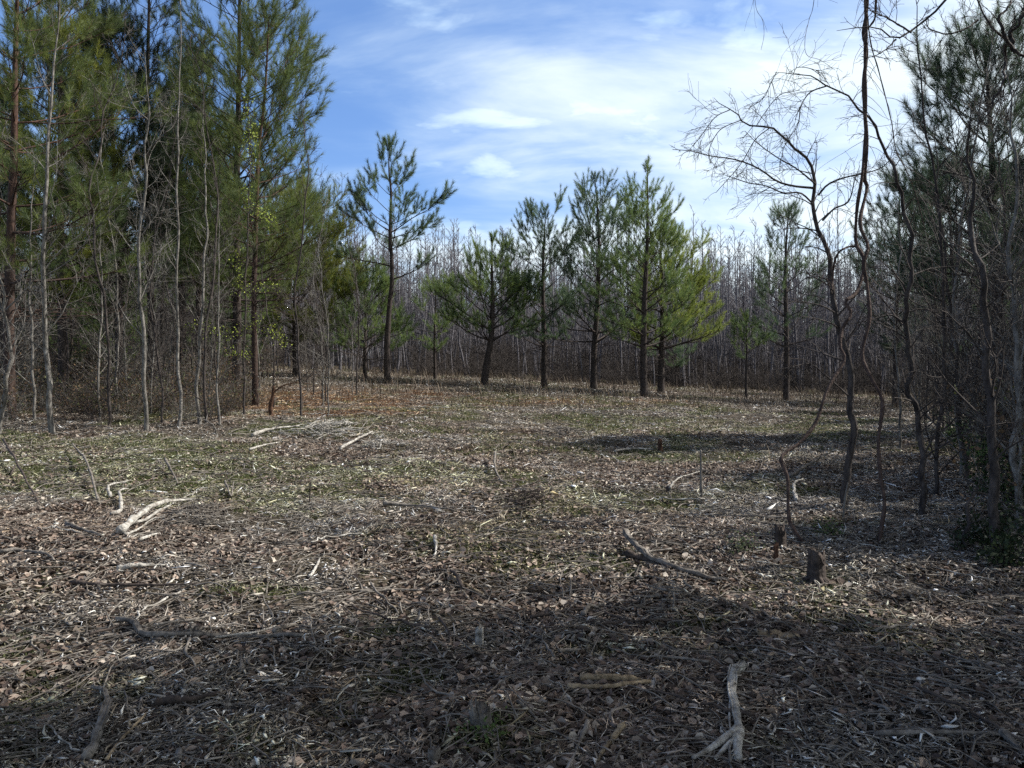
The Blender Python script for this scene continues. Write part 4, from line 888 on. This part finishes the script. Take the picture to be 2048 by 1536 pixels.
stick([(1115, 1318), (1150, 1316), (1182, 1311)], 4, 'graywood', 'short pale stick above the two bark strips', seed=30)
stick([(1060, 1250), (1120, 1238), (1170, 1228)], 4, 'darkwood', 'dark thin branch lying in the shade band', seed=31)
stick([(1165, 1245), (1185, 1233), (1205, 1232)], 5, 'graywood', 'bent gray branch in the shade band', seed=32, lift=[0, .04, .0])
stick([(1200, 1235), (1240, 1250), (1285, 1268)], 4, 'darkwood', 'slanting dark branch right of the bent gray one', seed=33)
stick([(680, 905), (720, 890), (745, 872)], 3, 'bleach', 'pale stick propped on the gray brush heap', seed=34, lift=[0, .1, .05])
stick([(505, 877), (540, 864), (600, 856)], 4, 'bleach', 'long white stick left of the gray brush heap', seed=35)
stick([(500, 905), (520, 898), (560, 888)], 2.6, 'bleach', 'thin white stick in front of the long white one', seed=36)
stick([(1340, 985), (1355, 965), (1400, 948)], 2.6, 'bleach', 'small pale stick left of the upright stake', seed=37)
stick([(1230, 908), (1270, 902), (1310, 904)], 2.6, 'bleach', 'white curved stick far right of the middle', seed=38)
stick([(1580, 960), (1620, 945), (1660, 930)], 4, 'graywood', 'gray branch propped behind the stout vine', seed=39, lift=[0, .08, .15])
stick([(1592, 1010), (1588, 985), (1605, 968)], 4, 'bleach', 'crooked white root by the stout vine', seed=40, lift=[0, .06, .02])
stick([(870, 1085), (872, 1110), (868, 1120)], 4, 'bleach', 'short pale stub among the reddish leaves', seed=41)
stick([(620, 1165), (635, 1140), (640, 1125)], 3.4, 'bleach', 'thin pale curved stick left of the reddish leaves', seed=42)
stick([(720, 1195), (800, 1190), (880, 1195)], 3, 'graywood', 'long thin twig lying in front of the reddish leaves', seed=43)
stick([(925, 1190), (905, 1165), (900, 1160)], 5, 'darkwood', 'stubby dark branch at the edge of the shade', seed=44, lift=[0, .04, .03])
stick([(900, 1164), (935, 1185), (965, 1200)], 4, 'tanwood', 'brown branch pointing down towards the white stump', seed=45)

def plate(px, py, wpx, hpx, mt, label, seed):
    rg = np.random.default_rng(seed); p = gpt(px, py); s = p[1] / FPX; g = Geo(); n = 12; L_ = wpx * s / 2; W = hpx * s * 1.7
    t = np.linspace(-1, 1, n); top = []; 
    for j, v in enumerate(np.linspace(-1, 1, 6)):
        x = t * L_ * (1 - .12 * rg.random(n)) + rg.normal(0, .004, n); y = v * W * (1 - .55 * t ** 2) + rg.normal(0, .005, n)
        z = ground(p[0] + x, p[1] + y) + .035 - .02 * v * v + rg.normal(0, .004, n); top.append(np.stack([x + p[0], y + p[1], z], -1))
    T = np.array(top); B = T - [0, 0, .03]; V = np.concatenate([T.reshape(-1, 3), B.reshape(-1, 3)]); F = []
    ix = lambda i, j, b=0: b * 6 * n + i * n + j
    for i in range(5):
        for j in range(n - 1): F += [[ix(i, j), ix(i, j + 1), ix(i + 1, j + 1), ix(i + 1, j)], [ix(i, j, 1), ix(i + 1, j, 1), ix(i + 1, j + 1, 1), ix(i, j + 1, 1)]]
    for j in range(n - 1): F += [[ix(0, j), ix(0, j, 1), ix(0, j + 1, 1), ix(0, j + 1)], [ix(5, j), ix(5, j + 1), ix(5, j + 1, 1), ix(5, j, 1)]]
    for i in range(5): F += [[ix(i, 0), ix(i + 1, 0), ix(i + 1, 0, 1), ix(i, 0, 1)], [ix(i, n - 1), ix(i, n - 1, 1), ix(i + 1, n - 1, 1), ix(i + 1, n - 1)]]
    g.add(V, F); tag(g.build('wood_slab', M[mt], None, True, loc=p), label, 'wood slab')
plate(1555, 1278, 95, 12, 'tanwood', 'flat tan slab of bark on the shaded leaves at right', 1)

def stump(px, py, wpx, hpx, mt, label, seed, lean=(0, 0), moss=False, jag=.35):
    rg = np.random.default_rng(seed + 50); p = gpt(px, py); s = p[1] / FPX; r = wpx * s / 2; H = hpx * s; n = 18; rings = 8
    th = np.arange(n) * 2 * math.pi / n; V = []; rough = 1 + .16 * np.sin(th * 3 + seed) + .10 * np.sin(th * 7 + 2 * seed) + rg.normal(0, .04, n)
    jagh = 1 - jag * rg.random(n) * (.6 + .4 * np.sin(th + seed))
    for i in range(rings + 1):
        t = i / rings; rr = r * (1.45 - .9 * t ** .5 if t < .3 else 1.0 - .15 * t) * rough; h = -.06 + (H + .06) * t * (jagh if t > .4 else 1)
        V.append(np.stack([np.cos(th) * rr + lean[0] * t * H, np.sin(th) * rr + lean[1] * t * H, np.broadcast_to(h, n)], -1))
    V.append(np.stack([np.cos(th) * r * .45 + lean[0] * H, np.sin(th) * r * .45 + lean[1] * H, H * jagh * .82], -1)); V.append(np.stack([np.cos(th) * r * .02 + lean[0] * H, np.sin(th) * r * .02 + lean[1] * H, np.full(n, H * .72)], -1))
    V = np.array(V); m = len(V); i_ = np.arange(m * n).reshape(m, n); a = i_[:-1]; b = i_[1:]
    F = np.stack([a, np.roll(a, -1, 1), np.roll(b, -1, 1), b], -1).reshape(-1, 4)
    g = Geo(); g.add(V.reshape(-1, 3) + p, F); sp = []
    for k in range(22):
        a = rg.random() * 6.3; q = p + [math.cos(a) * r * .75 + lean[0] * H * .8, math.sin(a) * r * .75 + lean[1] * H * .8, H * .55]; sp.append((walk(q, np.array([rg.normal(0, .12) + lean[0], rg.normal(0, .12) + lean[1], 1]), H * rg.uniform(.15, .62) * (.4 + jag), 4, .08, 0, rg), np.array([1, .8, .5, .08]) * r * rg.uniform(.1, .24)))
    for k in range(14):
        a = rg.random() * 6.3; q = p + [math.cos(a) * r * .7, math.sin(a) * r * .7, H * .16]; sp.append((walk(q, np.array([math.cos(a), math.sin(a), -.35]), r * rg.uniform(.8, 1.8), 5, .12, -.05, rg), np.linspace(.3, .05, 5) * r))
    g.tubes(sp, 5); o = g.build('tree_stump', M[mt], None, False, loc=p); tag(o, label, 'stump', None)
    if moss:
        q = np.stack([rg.normal(0, r, 60), rg.normal(0, r, 60), np.full(60, H * .15)], -1); leaf_puffs(o, q, .02, 8, [(.07, .11, .03), (.1, .14, .04)], .02, rg, 'moss')['kind'] = 'stuff'
stump(1633, 1168, 34, 72, 'darkwood', 'largest ragged dark stump in the shade at right', 1)
stump(1560, 1100, 22, 58, 'darkwood', 'smaller dark stump up and left of the largest ragged one', 2, jag=.5)
stump(1552, 1122, 9, 36, 'rustwood', 'thin brown stub standing beside the smaller dark stump', 3)
stump(960, 1300, 17, 48, 'bleach', 'small upright white stump in the middle foreground', 4, jag=.2)
stump(975, 1460, 46, 52, 'graywood', 'broken mossy stump at the bottom centre', 5, moss=True, jag=.7, lean=(-.25, 0))
stump(868, 1536, 26, 44, 'graywood', 'sawn gray stump cut off by the bottom picture edge', 6, jag=.15)
stump(1320, 905, 9, 30, 'rustwood', 'little reddish stub in the far middle ground', 7)
def snag(q, r, mt, label, seed, extra=()):
    p = gpt(*q[0]); P = np.array([at(x, y, p[1]) for x, y in q]); P[0] = p - [0, 0, .05]; s = p[1] / FPX; T = resample(P, 16); rg = np.random.default_rng(seed)
    g = Geo(); g.tubes([(T, np.linspace(r, r * .6, 16) * s * (1 + rg.normal(0, .12, 16)))], 8, cap=True)
    for e in extra:
        E = resample(np.array([at(x, y, p[1]) for x, y in e]), 14); g.tubes([(E, np.linspace(r * .35, r * .15, 14) * s)], 5)
    tag(g.build('broken_snag', M[mt], None, True, loc=p), label, 'dead stem')
snag([(544, 834), (541, 815), (545, 795), (548, 772)], 5, 'rustwood', 'rust-brown broken snag at the edge of the pine straw', 1, extra=[[(547, 785), (565, 772), (590, 766), (625, 768)]])
snag([(1403, 1000), (1402, 950), (1402, 900)], 3.2, 'graywood', 'thin upright stake standing alone right of centre', 2)
snag([(1686, 1040), (1690, 1000), (1696, 965)], 3, 'graywood', 'gray stick leaning on the arching tree base', 3)
snag([(618, 1010), (620, 985), (621, 960)], 1.6, 'darkwood', 'tiny dark dead stem in the left middle ground', 4)
snag([(600, 830), (604, 812), (603, 800)], 2.2, 'darkwood', 'short dark dead stem on the pine straw', 5)

# heaps of gray brush
def heap(px, py, wpx, n, mt, label, seed, rpx=1.2):
    rg = np.random.default_rng(seed + 9); p = gpt(px, py); s = p[1] / FPX; W = wpx * s / 2; polys = []
    for i in range(n):
        q = np.array([rg.normal(0, W * .45), rg.normal(0, W * .55), 0]); a = rg.random() * 6.3; d = np.array([math.cos(a), math.sin(a), rg.normal(.05, .16)]); L_ = rg.uniform(.3, .9) * W
        B = walk(q + p - d * L_ / 2, d, L_, 8, .10, -.01, rg); h = .22 * math.exp(-(q[0] ** 2 + q[1] ** 2) / (W * W * .5)) * rg.random()
        B[:, 2] = np.maximum(B[:, 2], ground(B[:, 0], B[:, 1]) + .01) + h; r = rg.uniform(.4, 1.2) * rpx * s; polys.append((B, np.linspace(r, r * .5, 8)))
    g = Geo(); g.tubes(polys, 5, cap=True); tag(g.build('brush_heap', M[mt], None, True, loc=p), label, 'brush heap')
heap(660, 868, 190, 120, 'bleach', 'gray-white heap of dead branches left of the middle', 1)
heap(760, 895, 90, 50, 'bleach', 'smaller pale brush heap right of the gray-white one', 2)
heap(1135, 868, 110, 80, 'graywood', 'dark gray brush heap right of centre', 3)
heap(1060, 1010, 130, 100, 'darkwood', 'dark tangle of branches in the reddish leaf patch', 4)
heap(400, 1040, 150, 110, 'graywood', 'brushy mound just right of the bleached log', 5)
heap(1340, 1215, 160, 60, 'graywood', 'loose scatter of gray branches in the shade at right', 6, 2)

# loose sticks, each its own thing
protoK = []
for i in range(5):
    rg = np.random.default_rng(600 + i); B = walk(np.array([-.35, 0, .012]), np.array([1., 0, 0]), .7, 12, .17, 0, rg); B[:, 2] = .012 + .02 * np.abs(rg.normal(0, .4, 12))
    g = Geo(); g.tubes([(B, np.linspace(.008, .0035, 12) * (1 + rg.normal(0, .15, 12)))], 6, cap=True)
    if i % 2: q, d = along(B, .6); g.tubes([(walk(q, d + perp(d, 1.6) * .8, .2, 6, .1, 0, rg), np.linspace(.005, .002, 6))], 5)
    protoK.append(tag(g.build('loose_stick', M[('bleach', 'graywood', 'graywood', 'graywood', 'darkwood')[i]], None, True), ['loose bleached stick lying flat on the litter', 'loose gray forked stick lying flat on the litter', 'loose plain gray stick lying flat on the litter', 'loose knotty gray stick lying flat on the litter', 'loose dark brown stick lying flat on the litter'][i], 'stick', 'loose sticks scattered on the clearing floor'))
for i in range(230):
    y = 3.0 * (34 / 3.0) ** rs.random(); x = rs.uniform(-.62, .62) * y
    if y > 17 and x < -.27 * y: continue
    k = i % 5; o = protoK[k] if i < 5 else protoK[k].copy()
    if i >= 5: COL.objects.link(o)
    o.location = (x, y, float(ground(x, y)) + .015 + .02 * rs.random()); o.rotation_euler = (rs.normal(0, .05), rs.normal(0, .05), rs.random() * 6.3)
    s = rs.uniform(.25, .8) * (1 + y / 14); o.scale = (s, s, s)
# shreds too many to count
g = Geo(); polys = []
x, y = scatter_pts(14000, 2.4, 40, 1.05)
for i in range(len(x)):
    a = rs.random() * 3.14; L_ = rs.uniform(.12, .5) * (1 + y[i] / 30); p = np.array([x[i], y[i], 0]); d = np.array([math.cos(a), math.sin(a), 0])
    B = walk(p, d, L_, 6, .16, 0, rng); B[:, 2] = ground(B[:, 0], B[:, 1]) + .008 + .045 * rs.random() * np.array([.2, .7, 1, 1, .7, .3]); r = rs.uniform(.0018, .0045) * (1 + y[i] / 12); polys.append((B, np.linspace(r, r * .5, 6)))
g.tubes(polys, 4); tag(g.build('twigs', M['graywood']), 'thin gray twigs and shredded roots strewn over the floor', 'twigs', kind='stuff')

# ------------------------------------------------------------------ labels that say which one, told by the nearest landmark
LM = []
for o in COL.objects:
    if o.parent or 'label' not in o.keys(): continue
    l = o['label']
    for key, short in (('bright white bleached log', 'the bleached white log'), ('small upright white stump', 'the small white stump'), ('largest ragged dark stump', 'the largest dark stump'), ('split half-buried log', 'the split half-buried log'), ('pale forked dead limb', 'the pale forked limb'),
                       ('gray-white heap', 'the gray-white brush heap'), ('thick gray branch with peeling', 'the peeling branch at bottom left'), ('broken mossy stump', 'the mossy stump'), ('thin upright stake', 'the upright stake'), ('straight gray-green pole', 'the gray-green pole'), ('dark gray brush heap', 'the dark gray brush heap'),
                       ('slim open pine', 'the slim bent pine'), ('tallest pine right of centre', 'the tallest centre pine'), ('curved leafless tree arching', 'the arching tree'), ('snaking leafless tree', 'the snaking tree'), ('tallest pale gray sapling', 'the tallest pale sapling'), ('forked leafless sapling', 'the forked pale sapling'),
                       ('thick-trunked tall pine', 'the thick-trunked left pine'), ('very dark dense pine', 'the very dark left pine'), ('dark thick-trunked pine rising', 'the thick-trunked right pine'), ('broad low pine', 'the broad low pine'), ('rust-brown broken snag', 'the rusty snag'), ('big pine at the left edge', 'the big left-edge pine'), ('gray-green pine with ragged', 'the ragged gray-green pine')):
        if l.startswith(key): LM.append((short, o.location.x, o.location.y))
NUM = ['no', 'one', 'two', 'three', 'four', 'five', 'six', 'seven', 'eight', 'nine', 'ten', 'eleven', 'twelve']
used = set()
def relabel(o, head):
    x, y = o.location.x, o.location.y
    for n, a, b in sorted(LM, key=lambda t: (t[1] - x) ** 2 + (t[2] - y) ** 2)[:16]:
        dx, dy = x - a, y - b; r = math.hypot(dx, dy)
        side = ('right of' if dx > 0 else 'left of') if abs(dx) > abs(dy) * 1.2 else ('behind' if dy > 0 else 'in front of')
        if r < 1.5: dist = '%d centimetres' % (max(1, round(r * 10)) * 10)
        elif r < 12: dist = '%s metres' % (NUM[round(r)])
        else: dist = '%d metres' % round(r)
        l = '%s %s %s %s' % (head, dist, side, n)
        if l not in used: used.add(l); o['label'] = l; return
for o in list(COL.objects):
    if o.parent or 'label' not in o.keys(): continue
    l = o['label']
    for key, head in (('loose bleached', 'loose bleached stick'), ('loose gray forked', 'loose gray forked stick'), ('loose plain', 'loose plain gray stick'), ('loose knotty', 'loose knotty gray stick'), ('loose dark', 'loose dark brown stick'),
                      ('leafless sapling standing', 'thin leafless sapling'), ('twiggy leafless sapling deep', 'twiggy leafless sapling'), ('pine half hidden', 'shaded pine'), ('young shaded pine', 'young low-crowned pine'), ('pine mostly hidden', 'shaded pine'),
                      ('tangle of dry leafless', 'dry brush tangle'), ('low dry brush', 'low dry brush clump'), ('leafless brush tangled', 'leafless brush clump')):
        if l.startswith(key): relabel(o, head)
